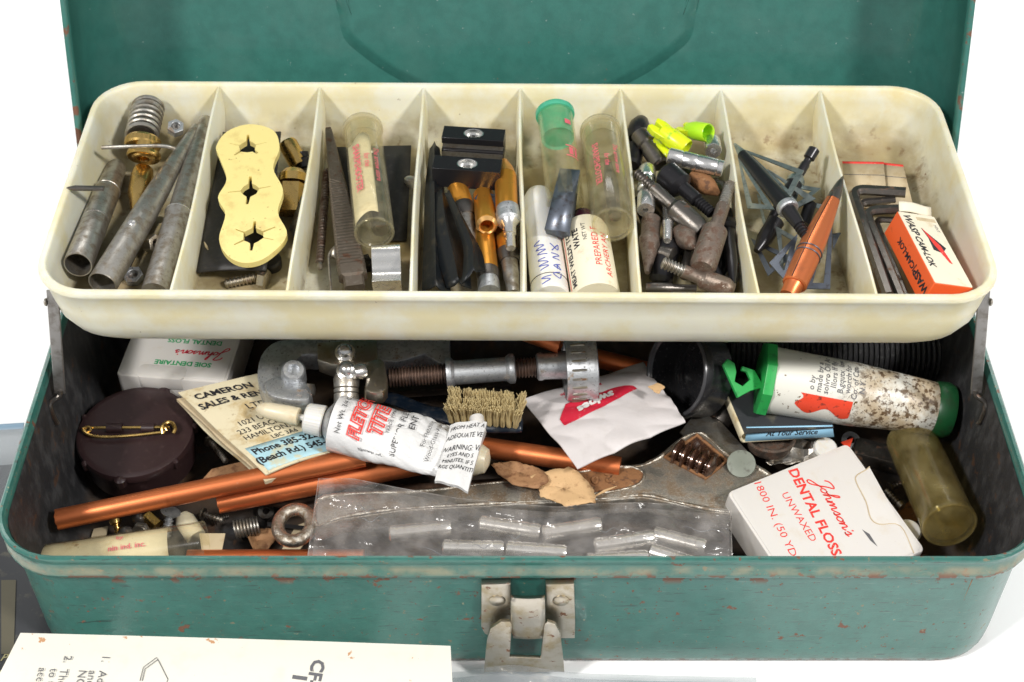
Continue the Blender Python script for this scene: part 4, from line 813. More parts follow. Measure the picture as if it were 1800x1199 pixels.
pt('round black knob at the back left corner of the sixth compartment', P(1116, 246, 10.9), P(1128, 212, 11.0), 0, [(0.3, 0), (0.46, 0.2), (0.46, 0.7), (0.3, 1)], m_black_ox)
pt('short black point end under the left of the yellow nocks', P(1110, 292, 10.6), P(1118, 256, 10.8), 0, [(0.3, 0), (0.4, 0.1), (0.4, 0.9), (0.3, 1)], m_black_ox)
pt('dark stem along the front edge of the sixth compartment', P(1135, 506, 10.2), P(1224, 508, 10.2), 0, [(0.18, 0), (0.22, 0.05), (0.22, 0.5), (0.16, 0.55), (0.16, 1)], m_dsteel)
pt('short black stub between the rusty points at the front', P(1204, 488, 10.2), P(1212, 440, 10.4), 0, [(0.2, 0), (0.24, 0.1), (0.24, 0.9), (0.2, 1)], m_dsteel)
pt('black point lying under the brown rusty point', P(1262, 488, 10.0), P(1282, 430, 10.0), 0, [(0.3, 0), (0.4, 0.2), (0.4, 0.8), (0.2, 1)], m_black_ox)
pt('black point hidden deep under the middle of the pile', P(1180, 440, 10.0), P(1250, 400, 10.1), 0, [(0.3, 0), (0.42, 0.2), (0.42, 0.8), (0.2, 1)], m_black_ox)
pt('dark point deep between the silver hollow insert and the divider', P(1142, 330, 10.0), P(1190, 385, 10.0), 0, [(0.3, 0), (0.42, 0.2), (0.42, 0.8), (0.2, 1)], m_dsteel)
pt('dark point deep under the pair of yellow nocks', P(1190, 300, 10.2), P(1240, 330, 10.0), 0, [(0.3, 0), (0.42, 0.2), (0.42, 0.8), (0.2, 1)], m_black_ox)
pt('small brass-coloured pin standing in the middle of the points', P(1173, 424, 11.3), P(1175, 362, 11.2), 0, [(0.14, 0), (0.18, 0.05), (0.19, 0.42), (0.22, 0.44), (0.23, 0.52), (0.2, 0.55), (0.24, 1)], m_alum, grp='silver arrow inserts in the sixth compartment', name='arrow_insert', cat='arrow insert')
t = T('arrow_insert', 'bright silver ribbed insert lying below the yellow nocks', 'arrow insert', P(1223, 286, 11.5), 'silver arrow inserts in the sixth compartment')
t.spin('sleeve', P(1174, 274, 11.8), P(1272, 298, 11.6), [(0, 0), (0.3, 0.0), (0.36, 0.02), (0.36, 0.24), (0.33, 0.26), (0.36, 0.28), (0.36, 0.5), (0.34, 0.52), (0.36, 0.54), (0.36, 0.86), (0.33, 0.88), (0.36, 0.9), (0.35, 0.98), (0.26, 1), (0, 1)], m_alum, n=30)
t = T('arrow_insert', 'silver hollow insert with its holed end facing the viewer', 'arrow insert', P(1135, 370, 11), 'silver arrow inserts in the sixth compartment')
A, B = P(1135, 370, 11.5), P(1138, 292, 11.3); M = axis(A, B); L = (B-A).length; g = G()
g.lathe([(0.001, 0.4), (0.1, 0.4), (0.11, 0.0), (0.34, 0.0), (0.37, 0.05), (0.37, L*0.3), (0.3, L*0.32), (0.3, L*0.42), (0.37, L*0.44), (0.37, L*0.55), (0.31, L*0.57), (0.31, L*0.68), (0.36, L*0.7), (0.36, L*0.9), (0.2, L), (0.001, L)], 28, M); t.g('sleeve', g, m_alum)
t = T('arrow_insert', 'small silver ring end facing the viewer beside the yellow nock', 'arrow insert', P(1254, 266, 11), 'silver arrow inserts in the sixth compartment')
A, B = P(1254, 266, 11.5), P(1250, 240, 11.2); M = axis(A, B); g = G(); g.lathe([(0.001, 0.3), (0.12, 0.3), (0.13, 0.0), (0.33, 0.0), (0.36, 0.05), (0.36, 0.9), (0.001, 0.9)], 26, M); t.g('sleeve', g, m_alum)
def nock(label, A, B, r, mt, fins):
    t = T('arrow_nock', label, 'nock', A, 'yellow nocks in the sixth compartment'); M = axis(A, B); L = (B-A).length; g = G()
    g.lathe([(0.001, L*0.5), (r-0.09, L*0.4), (r-0.07, 0.02), (r-0.03, -0.02), (r, 0.03), (r, L*0.45), (r*0.78, L*0.7), (0.001, L*0.72)], 26, M); t.g('socket', g, mt)
    for s in (-1, 1):
        g = G(); g.prism([V((s*0.08, L*0.6)), V((s*r*0.95, L*0.4)), V((s*r*1.05, L*0.85)), V((s*r*0.7, L)), V((s*0.14, L*0.92))], -0.16, 0.16, 0.03, M @ Matrix.Rotation(math.radians(90), 4, 'X')) if False else None
        g = G(); o = [(0.1, 0.62), (0.85, 0.35), (1.05, 0.8), (0.8, 1.0), (0.3, 0.96)]
        vs = [M @ V((s*x*r, e, y*L)) for e in (-0.15, 0.15) for x, y in o]; n = len(o)
        g.add(vs, [tuple(range(n)), tuple(range(n, 2*n))]+[(i, (i+1) % n, n+(i+1) % n, n+i) for i in range(n)]); t.g('prong', g, fins, bev=0.03)
    return t
nock('fluorescent yellow nock with its socket end open towards the viewer', P(1245, 234, 11.9), P(1196, 226, 11.3), 0.40, m_neong, m_neon)
nock('fluorescent yellow nock lying diagonally across the back of the points', P(1206, 262, 11.6), P(1146, 218, 12.0), 0.42, m_neon, m_neon)
t = T('yellow_strip', 'thin yellow plastic strip under the diagonal yellow nock', 'plastic strip', P(1150, 260, 11.3)); g = G(); q = [P(1136, 238, 11.3), P(1172, 277, 11.5), P(1180, 270, 11.5), P(1142, 230, 11.3)]; g.grid(lambda u, v: bil(q, u, v), 4, 1); t.g('strip', g, m_neon, solid=0.1)

# ================================================================== compartment 7
def broadhead_blade(t, tri, z, mt, holes=True, w=0.24):
    zs = z if isinstance(z, (list, tuple)) else [z]*3
    A, B, C = [P(*p, q) for p, q in zip(tri, zs)]; M = flat(A, B, C) if abs((B-A).cross(C-A).z) > 1e-3 else flat(A, B, C)
    o = [V((0, 0)), local(M, B).to_2d(), local(M, C).to_2d()]
    if area2(o) < 0: o.reverse()
    g = G(); i = inset2(o, w)
    g.plate(o, [list(reversed(i))] if holes else [], -0.025, 0.025, M); t.g('blade', g, mt)
t = T('broadhead', 'black broadhead lying diagonally with its thread towards the viewer', 'broadhead', P(1345, 320, 11.6), 'broadheads in the seventh compartment')
t.spin('ferrule', P(1305, 272, 11.8), P(1383, 364, 12.0), [(0, 0), (0.22, 0), (0.28, 0.3), (0.34, 0.8), (0.40, 1), (0, 1)], m_black_ox)
t.spin('tip', P(1290, 252, 11.7), P(1306, 273, 11.8), [(0, 0), (0.06, 0.1), (0.22, 1), (0, 1)], m_bladeg, n=6)
t.spin('ring', P(1382, 362, 12.0), P(1387, 370, 12.0), [(0, 0), (0.42, 0), (0.44, 0.3), (0.43, 0.8), (0.38, 1), (0, 1)], m_alum_d)
t.spin('stub', P(1385, 369, 12.0), P(1405, 397, 11.9), [(0, 0), (0.3, 0), (0.28, 0.5), (0.24, 1), (0, 1)], m_black_ox); t.thread('thread', P(1402, 394, 11.9), P(1423, 423, 11.8), 0.23, m_black_ox)
broadhead_blade(t, [(1303, 262), (1413, 301), (1388, 350)], [11.8, 12.2, 12.0], m_bladeg)
broadhead_blade(t, [(1297, 275), (1314, 367), (1362, 369)], [11.7, 11.2, 11.8], m_bladeg)
t = T('broadhead', 'black broadhead behind, its stem pointing up right past the divider', 'broadhead', P(1400, 310, 11), 'broadheads in the seventh compartment')
t.spin('stem', P(1402, 312, 11.2), P(1432, 262, 11.9), [(0, 0), (0.2, 0), (0.2, 0.45), (0.16, 0.5), (0.16, 0.62), (0.24, 0.66), (0.25, 0.97), (0.2, 1), (0, 1)], m_black_ox)
t.spin('collar', P(1396, 324, 11.1), P(1404, 308, 11.2), [(0, 0), (0.36, 0), (0.38, 0.4), (0.2, 1), (0, 1)], m_bladeg); t.spin('ferrule', P(1348, 395, 10.6), P(1397, 322, 11.1), [(0, 0), (0.1, 0), (0.26, 0.5), (0.32, 1), (0, 1)], m_black_ox)
broadhead_blade(t, [(1348, 297), (1434, 350), (1398, 368)], [11.2, 11.3, 10.9], m_bladeg); broadhead_blade(t, [(1400, 325), (1443, 332), (1386, 378)], [11.0, 11.2, 10.7], m_bladeg, w=0.2)
t = T('broadhead', 'tan-grey broadhead at the bottom, lying against the sixth divider', 'broadhead', P(1350, 400, 10.4), 'broadheads in the seventh compartment')
t.spin('ferrule', P(1330, 442, 10.2), P(1364, 390, 10.6), [(0, 0), (0.14, 0), (0.34, 0.4), (0.36, 1), (0, 1)], m_black_ox); t.spin('stem', P(1412, 395, 10.5), P(1425, 358, 10.9), [(0, 0), (0.26, 0), (0.26, 1), (0, 1)], m_black_ox)
broadhead_blade(t, [(1330, 340), (1345, 410), (1366, 372)], [10.6, 10.3, 10.8], m_bladeg, w=0.18); broadhead_blade(t, [(1363, 398), (1376, 488), (1402, 420)], [10.9, 10.3, 10.8], m_bladeg, w=0.2)
t = T('bullet_broadhead', 'copper bullet-shaped broadhead with dark pointed tip and long open blades', 'broadhead', P(1430, 420, 11), 'broadheads in the seventh compartment')
A, B = P(1396, 502, 11.3), P(1464, 352, 12.1); M = axis(A, B); L = (B-A).length; g = G()
g.lathe([(0, 0), (0.42, 0), (0.48, 0.05), (0.5, 0.25*L), (0.49, 0.5*L), (0.40, 0.75*L), (0.28, L), (0, L)], 30, M); t.g('copper_body', g, m_copper)
t.spin('tail', P(1386, 520, 11.1), P(1397, 498, 11.3), [(0, 0), (0.34, 0), (0.36, 0.6), (0.42, 1), (0, 1)], m_copper)
g = G()
for a in (0.3,):
    g.tube([M @ V(((r+0.002)*math.sin(a), (r+0.002)*math.cos(a), z)) for r, z in ((0.485, 0.04), (0.5, 0.25*L), (0.49, 0.5*L), (0.40, 0.75*L), (0.28, L))], 0.018, 5)
t.g('seam', g, m_black_ox)
t.spin('tip', P(1463, 354, 12.1), P(1482, 310, 12.2), [(0, 0), (0.28, 0), (0.25, 0.25), (0.15, 0.7), (0.04, 0.97), (0, 1)], m_dsteel)
for k, z0 in enumerate((0.33, 0.38)):
    g = G(); g.tube([M @ V((0.51*math.cos(a), 0.51*math.sin(a), L*z0)) for a in [2*math.pi*j/30 for j in range(30)]], 0.028, 6, closed=True); t.g('wire_ring', g, m_bladed)
broadhead_blade(t, [(1352, 463), (1402, 412), (1385, 500)], [11.0, 11.2, 10.9], m_bladed, w=0.3)
broadhead_blade(t, [(1464, 355), (1459, 509), (1412, 508)], [11.5, 10.7, 10.9], m_bladed, w=0.27); broadhead_blade(t, [(1463, 412), (1478, 410), (1464, 440)], 10.9, m_bladed, holes=False)

# ================================================================== compartment 8
for k, (lab, q, zz) in enumerate((('wide tan card with a red top edge, left of two', [(1492, 365), (1560, 368), (1553, 287), (1480, 286)], 10.4),
                             ('narrow tan card with a red top edge, right of two', [(1556, 370), (1607, 372), (1587, 292), (1551, 288)], 10.2))):
    t = T('card', lab, 'card', P(*q[0], zz), 'tan cards in the last compartment'); w4 = [P(*p, zz+(0.35 if i > 1 else 0)) for i, p in enumerate(q)]
    g = G(); g.grid(lambda u, v: bil(w4, u, v), 2, 2); cc = t.g('card', g, m_tanpaper, solid=0.1)
    g = G(); g.grid(lambda u, v: bil(w4, u, 0.955+0.045*v)+V((0, 0, 0.055)), 2, 1); t.g('red_edge', g, i_red, solid=0.01)
    g = G(); g.grid(lambda u, v: bil(w4, u, 0.70+0.012*v)+V((0, 0, 0.055)), 2, 1); t.g('printed_line', g, i_grey, solid=0.005)
def allen(label, pts, z, r):
    t = T('hex_key', label, 'hex key', P(*pts[1], z), 'hex keys in the last compartment')
    a, b, c = [P(*p, z+(0.25 if i == 0 else 0)) for i, p in enumerate(pts)]
    k1, k2 = b.lerp(a, 0.28), b.lerp(c, 0.09); path = [a]+[((1-u)**2)*k1+2*u*(1-u)*b+u*u*k2 for u in [j/7 for j in range(8)]]+[c]
    g = G(); g.tube(path, r, 6); t.g('key', g, m_dsteel, sm=30)
allen('largest dark hex key along the left of the bundle', [(1592, 339), (1497, 333), (1562, 520)], 11.0, 0.22)
allen('rusty hex key second from the back of the bundle', [(1574, 351), (1508, 357), (1568, 520)], 10.7, 0.15)
allen('dark hex key third in the bundle, its short arm ending above the orange box', [(1604, 367), (1521, 371), (1584, 524)], 10.9, 0.2)
allen('smallest hex key of the bundle, half under the orange box', [(1590, 388), (1538, 386), (1594, 524)], 10.5, 0.13)
t = T('black_screw', 'small black screw behind the orange box', 'screw', P(1632, 378, 10.4)); t.spin('screw', P(1612, 380, 10.5), P(1636, 377, 10.6), [(0, 0), (0.1, 0), (0.1, 0.7), (0.16, 0.75), (0.14, 1), (0, 1)], m_black_ox)
t = T('rubber_bumper', 'tiny black rubber bumper in the front right corner of the tray', 'rubber bumper', P(1704, 509, 10)); t.spin('foot', P(1704, 512, 10.1), P(1705, 502, 10.4), [(0, 0), (0.22, 0), (0.2, 1), (0, 1)], m_rubber)
O = P(1577, 372, 12.0); E = P(1643, 498, 12.0); Wd = P(1647, 391, 11.5)
x = (E-O).normalized(); w_ = Wd-O; y = (w_-x*w_.dot(x)).normalized(); z = x.cross(y)
if z.z < 0: z = -z
M = Matrix((x, y, z)).transposed().to_4x4(); M.translation = O; Lx = (E-O).length; Ly = (w_-x*w_.dot(x)).length; H = 1.15
t = T('broadhead_box', 'small orange and cream cardboard box with black lettering and an open flap', 'box', O, M=M)
g = G(); g.box((0, 0, -H), (Lx, Ly, 0)); bx_ = part('carton', g, m_wasp, t.o, bev=0.03)
g = G(); g.prism(rrect(0.02, 0.02, Lx-0.02, Ly-0.02, 0.05, 2), 0.001, 0.02); part('top_panel', g, m_waspw, t.o)
g = G(); g.grid(lambda u, v: V((-0.02-0.35*u, 0.1+(Ly-0.2)*v, 0.0+0.22*u+0.05*math.sin(v*5))), 4, 6); part('flap', g, m_waspw, t.o, solid=0.04)
g = G(); g.box((0.22, 0.75, 0.02), (0.42, Ly-0.1, 0.03)); part('tuck_slot', g, m_tanpaper, t.o)
g = G(); write(g, 'WASP', lambda u, v: V((u, v, 0.026)), (0.75, 0.32), 0.46, 0, 0.03, 0.2); part('lettering', g, i_black, t.o, 0); g = G(); write(g, 'CAM-LOK', lambda u, v: V((u, v, 0.026)), (2.35, 0.32), 0.40, 0, 0.03, 0.2); part('lettering', g, i_black, t.o, 0)
g = G(); write(g, 'HINT', lambda u, v: V((u, v, 0.026)), (0.8, Ly-0.22), 0.2); part('small_lettering', g, i_grey, t.o, 0)
g = G(); fs = lambda u, v: V((Lx-u, -0.012, -H/2-v))
write(g, 'WASP', fs, (0.75, 0.0), 0.48, 0, 0.04, 0.1); part('side_lettering', g, i_black, t.o, 0); g = G(); write(g, '|CAM-LOK', fs, (2.3, 0.0), 0.38, 0, 0.03, 0.1); part('side_lettering', g, i_black, t.o, 0)
g = G(); g.prism([V((0.95, 0.85)), V((2.7, 1.05)), V((2.05, 1.5))] if False else [V((0.9, 0.72)), V((2.0, 1.42)), V((2.35, 1.12)), V((2.2, 0.78)), V((1.5, 0.82))], 0.021, 0.028); part('arrowhead_outline', g, i_black, t.o)
g = G(); g.prism([V((0.9, 0.74)), V((1.9, 1.2)), V((2.95, 1.32)), V((2.9, 1.22)), V((1.9, 0.92))], 0.029, 0.034); part('red_arrow', g, i_red, t.o)
# ================================================================== the lower box
def slab(t, name, q, th, mt, parent=None, nu=6, nv=6, bend=None, sm=35, bev=0.0):
    """sheet or card over the quad q (world), th thick, hanging down from it"""
    f = (lambda u, v: bil(q, u, v)+(bend(u, v) if bend else V((0, 0, 0)))); g = G()
    top = [[f(i/nu, j/nv) for j in range(nv+1)] for i in range(nu+1)]
    n0 = (q[1]-q[0]).cross(q[3]-q[0]).normalized(); n0 = n0 if n0.z > 0 else -n0
    vs = [p for r in top for p in r]+[p-n0*th for r in top for p in r]; K = (nu+1)*(nv+1); W = nv+1; fs = []
    for i in range(nu):
        for j in range(nv):
            a = i*W+j; fs += [(a, a+W, a+W+1, a+1), (K+a, K+a+1, K+a+W+1, K+a+W)]
    for i in range(nu): fs += [(i*W, (i+1)*W, K+(i+1)*W, K+i*W), (i*W+nv, K+i*W+nv, K+(i+1)*W+nv, (i+1)*W+nv)]
    for j in range(nv): fs += [(j, K+j, K+j+1, j+1), (nu*W+j, nu*W+j+1, K+nu*W+j+1, K+nu*W+j)]
    g.add(vs, fs); return t.g(name, g, mt, parent, sm, bev=bev), f, n0
def polyplate(t, name, px, z, th, mt, ch=0.05, parent=None, k=0, M=None, holes=None, sm=35):
    M = M or at(P(*px[0], z)); o = [onplane(M, *p) for p in px]
    if k: o = smooth_closed(o, k)
    g = G()
    if holes: g.plate(o, holes, -th, 0, M)
    else: g.prism(o, -th, 0, ch, M)
    return t.g(name, g, mt, parent, sm), M, o

# ---- dental floss box under the tray
O = P(203, 660, 3.7); X = P(398, 674, 3.7); M = flat(O, X, P(262, 590, 3.7)); Lx = (X-O).length; Ly = 5.4; H = 1.9
def floss(label, O, M, Lx, Ly, H, mt):
    t = T('floss_box', label, 'dental floss box', O, 'dental floss boxes', M=M)
    g = G(); g.prism(rrect(0, 0, Lx, Ly, 0.25, 4), -H, 0, 0.08); part('case', g, mt, t.o)
    g = G(); g.prism(rrect(0.12, 0.12, Lx-0.12, Ly-0.12, 0.2, 3), -0.01, 0.03, 0.02); part('front_panel', g, mt, t.o); return t
t = floss('white dental floss box with green and red upside-down print, half under the tray', O, M, Lx, Ly, H, m_white)
g = G()
for s, y, sz in (('SOIE DENTAIRE', 0.95, 0.36),): write(g, s, lambda u, v: V((Lx*0.56-u, y-v, 0.036)), (0, 0), sz, 0, 0.035)
part('green_heading', g, i_green, t.o, 0)
g = G(); script_word(g, lambda u, v: V((Lx*0.68-u, 1.65-v, 0.036)), (0, 0), 0.2, 0, 0.06); part('brand_script', g, i_crim, t.o, 0)
for s, y in (('DENTAL FLOSS', 2.3), ('WAXED/MINT', 2.75), ('CIREE/MENTHE', 3.65)):
    g = G(); write(g, s, lambda u, v: V((Lx*0.60-u, y-v, 0.036)), (0, 0), 0.36, 0, 0.03); part('green_lettering', g, i_green, t.o, 0)
g = G(); g.prism(rrect(0.9, -0.05, 3.0, 0.75, 0.25, 4), -0.6, 0.05, 0.03); part('cutter_lid', g, m_white, t.o)

# ---- big dental floss box at the front right
O = P(1277, 866, 3.7); X = P(1490, 779, 3.7); Yp = P(1399, 1066, 2.9)
M = flat(O, X, Yp); M3 = M.to_3x3(); Lx = (X-O).length; Ly = 5.5; H = 1.7
t = floss('large white dental floss box with red print lying tilted at the front right', O, M, Lx, Ly, H, m_white)
flip = local(M, P(1600, 975, 4.2)).y
def Q(px, py):
    q = onplane(M, px, py); return q
def dirword(g, s, p0, p1, size, h=0.036, bold=0.0, flipy=1, sx=1.0):
    a, b = Q(*p0), Q(*p1); d = (b-a); L = d.length; d = d.normalized(); up = V((-d.y, d.x))*flipy
    vs, _ = text_mesh(s, bold, 0, 1.0); w_ = (max(v[0] for v in vs)-min(v[0] for v in vs)) * size; k = L/w_
    m_ = (a+b)/2; write(g, s, lambda u, v: V((m_.x+d.x*u*k+up.x*v, m_.y+d.y*u*k+up.y*v, h)), (0, 0), size, 0, bold)
fy = -1 if M.to_3x3() @ V((0, 0, 1)) and (M.to_3x3().determinant() < 0) else 1
g = G(); dirword(g, 'DENTAL FLOSS', (1392, 826), (1471, 977), 0.58, bold=0.03, flipy=fy); part('bold_lettering', g, i_red, t.o, 0)
g = G(); dirword(g, 'UNWAXED', (1378, 868), (1430, 952), 0.44, flipy=fy); part('lettering', g, i_red, t.o, 0)
g = G(); dirword(g, '1800 IN. (50 YD.)', (1330, 848), (1400, 988), 0.44, flipy=fy); part('lettering', g, i_red, t.o, 0)
g = G(); a, b = Q(1437, 845), Q(1494, 945); d = (b-a); L = d.length; d = d.normalized(); up = V((-d.y, d.x))*fy; mid = (a+b)/2
script_word(g, lambda u, v: V((mid.x+d.x*u+up.x*v, mid.y+d.y*u+up.y*v, 0.038)), (0, 0), L/11.4, 0, 0.06); part('brand_script', g, i_red, t.o, 0)
g = G()
lidp = [Q(*p) for p in ((1521, 826), (1504, 836), (1500, 842), (1520, 880), (1530, 912), (1544, 924), (1580, 926), (1606, 976), (1616, 972), (1560, 880), (1528, 822))]
g.prism(lidp, 0.0, 0.045, 0.02); part('cutter_lid', g, m_white, t.o)
g = G(); sm_ = smooth_open([V((*Q(*p), 0.05)) for p in ((1528, 822), (1521, 828), (1505, 838), (1505, 850), (1522, 884), (1530, 912), (1545, 923), (1582, 926), (1606, 974))], 4)
g.tube(sm_, 0.022, 5); part('lid_seam', g, m_tanpaper, t.o)
g = G(); q = [Q(*p) for p in ((1515, 932), (1528, 940), (1542, 962), (1530, 952))]; g.prism(q, 0.031, 0.038, 0); part('black_smudge', g, i_grey, t.o)

# ---- maroon round case with a brass safety pin
c = P(237, 757, 3.1); t = T('round_case', 'round dark maroon plastic case with small lugs on its rim', 'plastic case', c-V((0, 0, 1.9)))
M = Matrix.Translation(c) @ Matrix.Rotation(math.radians(3), 4, 'X'); g = G()
g.lathe([(0, -1.9), (2.1, -1.9), (2.3, -1.75), (2.36, -0.5), (2.45, -0.45), (2.48, -0.2), (2.42, -0.06), (2.3, -0.01), (2.15, 0.0), (0, 0)], 64, M); t.g('case', g, m_maroon)
for k, a in enumerate((-95, -38, 8, 70, 160, 222, 268)):
    if k == 6: continue
    big = 1.8 if a in (-95, 70) else 1; g = G(); p = V((2.45*math.cos(math.radians(a)), 2.45*math.sin(math.radians(a)), -0.15))
    g.lathe([(0, -0.35), (0.13*big, -0.35), (0.14*big, 0.02), (0.08*big, 0.1), (0, 0.12)], 12, M @ Matrix.Translation(p)); t.g('lug', g, m_maroon)
for x0, x1 in ((-1.15, -0.5), (0.32, 0.85)):
    g = G(); g.lathe([(0, 0), (0.2, 0), (0.2, x1-x0), (0, x1-x0)], 14, M @ Matrix.Translation(V((x0, 0.02, 0.12))) @ Matrix.Rotation(math.radians(90), 4, 'Y')); t.g('hinge_loop', g, m_maroon)
t = T('safety_pin', 'brass safety pin held in two loops on the round maroon case', 'safety pin', c+V((0, 0, 0.2)))
Z = 0.18; pth = [V((1.5, 0.03, Z)), V((-1.7, 0.0, Z)), V((-1.95, 0.03, Z)), V((-2.08, -0.1, Z)), V((-1.95, -0.24, Z)), V((-1.78, -0.14, Z+.05)), V((-1.9, -0.02, Z+.08)), V((-2.12, -0.1, Z+.04)), V((-1.85, -0.36, Z)), V((-1.2, -0.5, Z)), V((0, -0.42, Z)), V((1.35, -0.22, Z))]
g = G(); g.tube(smooth_open([M @ p for p in pth], 6), 0.062, 9); t.g('wire', g, m_brass)
g = G(); g.tube(smooth_open([M @ p for p in (V((1.25, -0.3, Z-.05)), V((1.22, 0.0, Z+.1)), V((1.4, 0.22, Z+.08)), V((1.6, 0.15, Z+.1)), V((1.75, -0.1, Z+.08)), V((1.7, -0.3, Z)))], 6), 0.085, 9)
t.g('clasp', g, m_brass)
g = G(); g.tube(smooth_open([M @ p for p in (V((1.3, 0.12, Z+.1)), V((1.35, -0.1, Z+.16)), V((1.45, -0.25, Z+.1)))], 6), 0.06, 8); t.g('clasp_loop', g, m_brass)

# ---- rental shop matchbook
t = T('shop_matchbook', 'stained cream matchbook with black shop lettering and a pale blue band', 'matchbook', P(400, 750, 4))
q = [P(467, 835, 4.3), P(602, 790, 4.1), P(468, 655, 4.2), P(313, 691, 4.2)]
cv, f, n0 = slab(t, 'cover', q, 0.06, m_oldpaper, bend=lambda u, v: V((0, 0, 0.10*math.sin(u*3)+0.05*math.sin(v*9+u*4))), nu=12, nv=12)
q2 = [p-n0*0.25+(q[0]-q[3])*0.02-V((0.1, 0.05, 0)) for p in q]; slab(t, 'match_comb', q2, 0.16, m_tanpaper, bend=lambda u, v: V((0.05*math.sin(v*11), 0, 0.05*math.sin(v*7))), nu=8, nv=12)
q3 = [p-n0*0.5-V((0.16, 0.0, 0)) for p in q]; slab(t, 'back_cover', q3, 0.06, m_oldpaper, bend=lambda u, v: V((0.06*math.sin(v*8), 0, 0.06*math.sin(v*6+1))), nu=8, nv=12)
g = G(); g.grid(lambda u, v: f(0.06+0.9*u, 0.02+0.26*v)+n0*0.012, 8, 6); t.g('blue_band', g, m_bluep, solid=0.008)
def qw(g, s, cu, cvv, su, sv, rot=0, bold=0.0, f=f, n=n0, h=0.03): write(g, s, lambda u, v: f(cu+u*su, cvv+v*sv)+n*h, (0, 0), 1, rot, bold)
su, sv = 1/(q[1]-q[0]).length, 1/(q[3]-q[0]).length
for s, cu, cc, sz, b in (('CAMERON', 0.42, 0.89, 0.47, 0.03), ('SALES & RENTAL', 0.52, 0.78, 0.45, 0.03), ('LTD.', 0.60, 0.655, 0.46, 0.0), ('1021 UPPER W', 0.56, 0.52, 0.36, 0.0), ('233 BEACH ROAD', 0.57, 0.445, 0.36, 0.0), ('HAMILTON, ONT.', 0.57, 0.375, 0.36, 0.0), ('L8C 3A6', 0.58, 0.31, 0.30, 0.0), ('Phone 385-3222', 0.52, 0.215, 0.45, 0.03), ('(Beach Rd.) 545-6', 0.50, 0.12, 0.45, 0.03)):
    g = G(); qw(g, s, cu, cc, sz*su*0.95, sz*sv*1.2, 0, b); t.g('lettering', g, i_black, sm=0)

# ---- copper arrow shafts
def shaft(label, A, B, r=0.42, open_near=True):
    t = T('copper_shaft', label, 'arrow shaft', A, 'copper arrow shafts'); M = axis(A, B); g = G(); hollow(g, M, (B-A).length, r, r, 0.035, 32, 0.3, 0.03); t.g('tube', g, m_copper); return t
shaft('long copper-coloured shaft with ragged open end, in front of the maroon case', P(100, 914, 3.6), P(640, 803, 3.9))
shaft('copper-coloured shaft below and right of the ragged one, its end in shade', P(384, 884, 2.6), P(760, 812, 3.0), 0.46)
shaft('copper-coloured shaft between the toothbrush and the white packet', P(700, 765, 2.9), P(1090, 822, 2.9), 0.44)
shaft('copper-coloured shaft along the front wall of the box', P(330, 985, 1.4), P(640, 984, 1.4), 0.42)
shaft('dark red shaft in the shade right of the cutter wheel', P(1040, 628, 2.2), P(1150, 655, 1.9), 0.42)
shaft('red shaft end peeping out below the tray above the cutter wheel', P(985, 608, 5.6), P(880, 570, 5.8), 0.36)

# ---- fletching cement tube
A, B = P(590, 745, 5.0), P(838, 806, 4.6); M = axis(A, B); L = (B-A).length
t = T('cement_tube', 'crumpled white glue tube with red outlined lettering and a folded end', 'glue tube', A, M=Matrix.Translation(A))
def tube_r(s_):
    wv = 1.10+0.22*s_; hv = 1.0*(1-s_)**0.8+0.16; return wv, hv
def tf(u, v, h=0.0):
    """u = distance along the tube, v = angle-like across, 0 on top"""
    s_ = max(0, min(1, u/L)); wv, hv = tube_r(s_); wv *= 1.08; a = v/1.25
    x = wv*math.sin(a); y = hv*math.cos(a)
    cr = (0.20*noise.noise(V((u*0.8, v*0.9, 2.0)))+0.09*abs(noise.noise(V((u*1.4+v, v*1.3, 7.0)))))*min(1, s_*1.6+0.15)
    nx, ny = math.sin(a)*hv, math.cos(a)*wv; l = math.hypot(nx, ny)+1e-6
    return M @ V((x+nx/l*(h+cr), y+ny/l*(h+cr), u))
g = G(); n = 180; rs = []
for i in range(97):
    u = L*i/96; rs.append([tf(u, 1.25*2*math.pi*j/n) for j in range(n)])
g.rings(rs, True, False, True); t.g('foil_body', g, m_tubew, sm=60)
t.spin('shoulder', A, P(566, 740, 5.0), [(1.06, -0.02), (0.98, 0.1), (0.6, 0.6), (0.42, 0.75), (0.42, 1), (0, 1)], m_alum_d, n=32)
M2 = axis(P(572, 742, 5.0), P(542, 736, 5.05)); g = G(); rs = []
for r, z in ((0.3, 0.0), (0.60, 0.02), (0.64, 0.08), (0.61, 0.75), (0.56, 0.82), (0.2, 0.84)): rs.append([M2 @ V((r*(1+(0.02 if j % 2 and 0.05 < z < 0.8 else 0))*math.cos(2*math.pi*j/64), r*(1+(0.02 if j % 2 and 0.05 < z < 0.8 else 0))*math.sin(2*math.pi*j/64), z)) for j in range(64)])
g.rings(rs, True, True, True); t.g('screw_cap', g, m_cap_w, sm=20)
t.spin('nozzle', P(544, 738, 5.05), P(520, 731, 5.1), [(0, 0), (0.14, 0), (0.12, 1), (0, 1)], m_cap_w)
t.spin('plug', P(525, 733, 5.1), P(452, 718, 5.15), [(0, 0), (0.36, 0), (0.38, 0.04), (0.36, 0.1), (0.38, 0.14), (0.34, 0.75), (0.26, 0.93), (0.12, 1), (0, 1)], m_bone, n=28)
def tw(s, u0, v0, size, mt, bold=0.0, shear=0.0, name='lettering', sx=1.0, lift=0.11):
    g = G(); ang = 0
    write(g, s, lambda a, b: tf(u0-b, v0+a, lift), (0, 0), size, 0, bold, shear, sx); t.g(name, g, mt, sm=0)
tw('Net Wt. 3/4 Oz. 21g', 0.42, 0.10, 0.30, i_black)
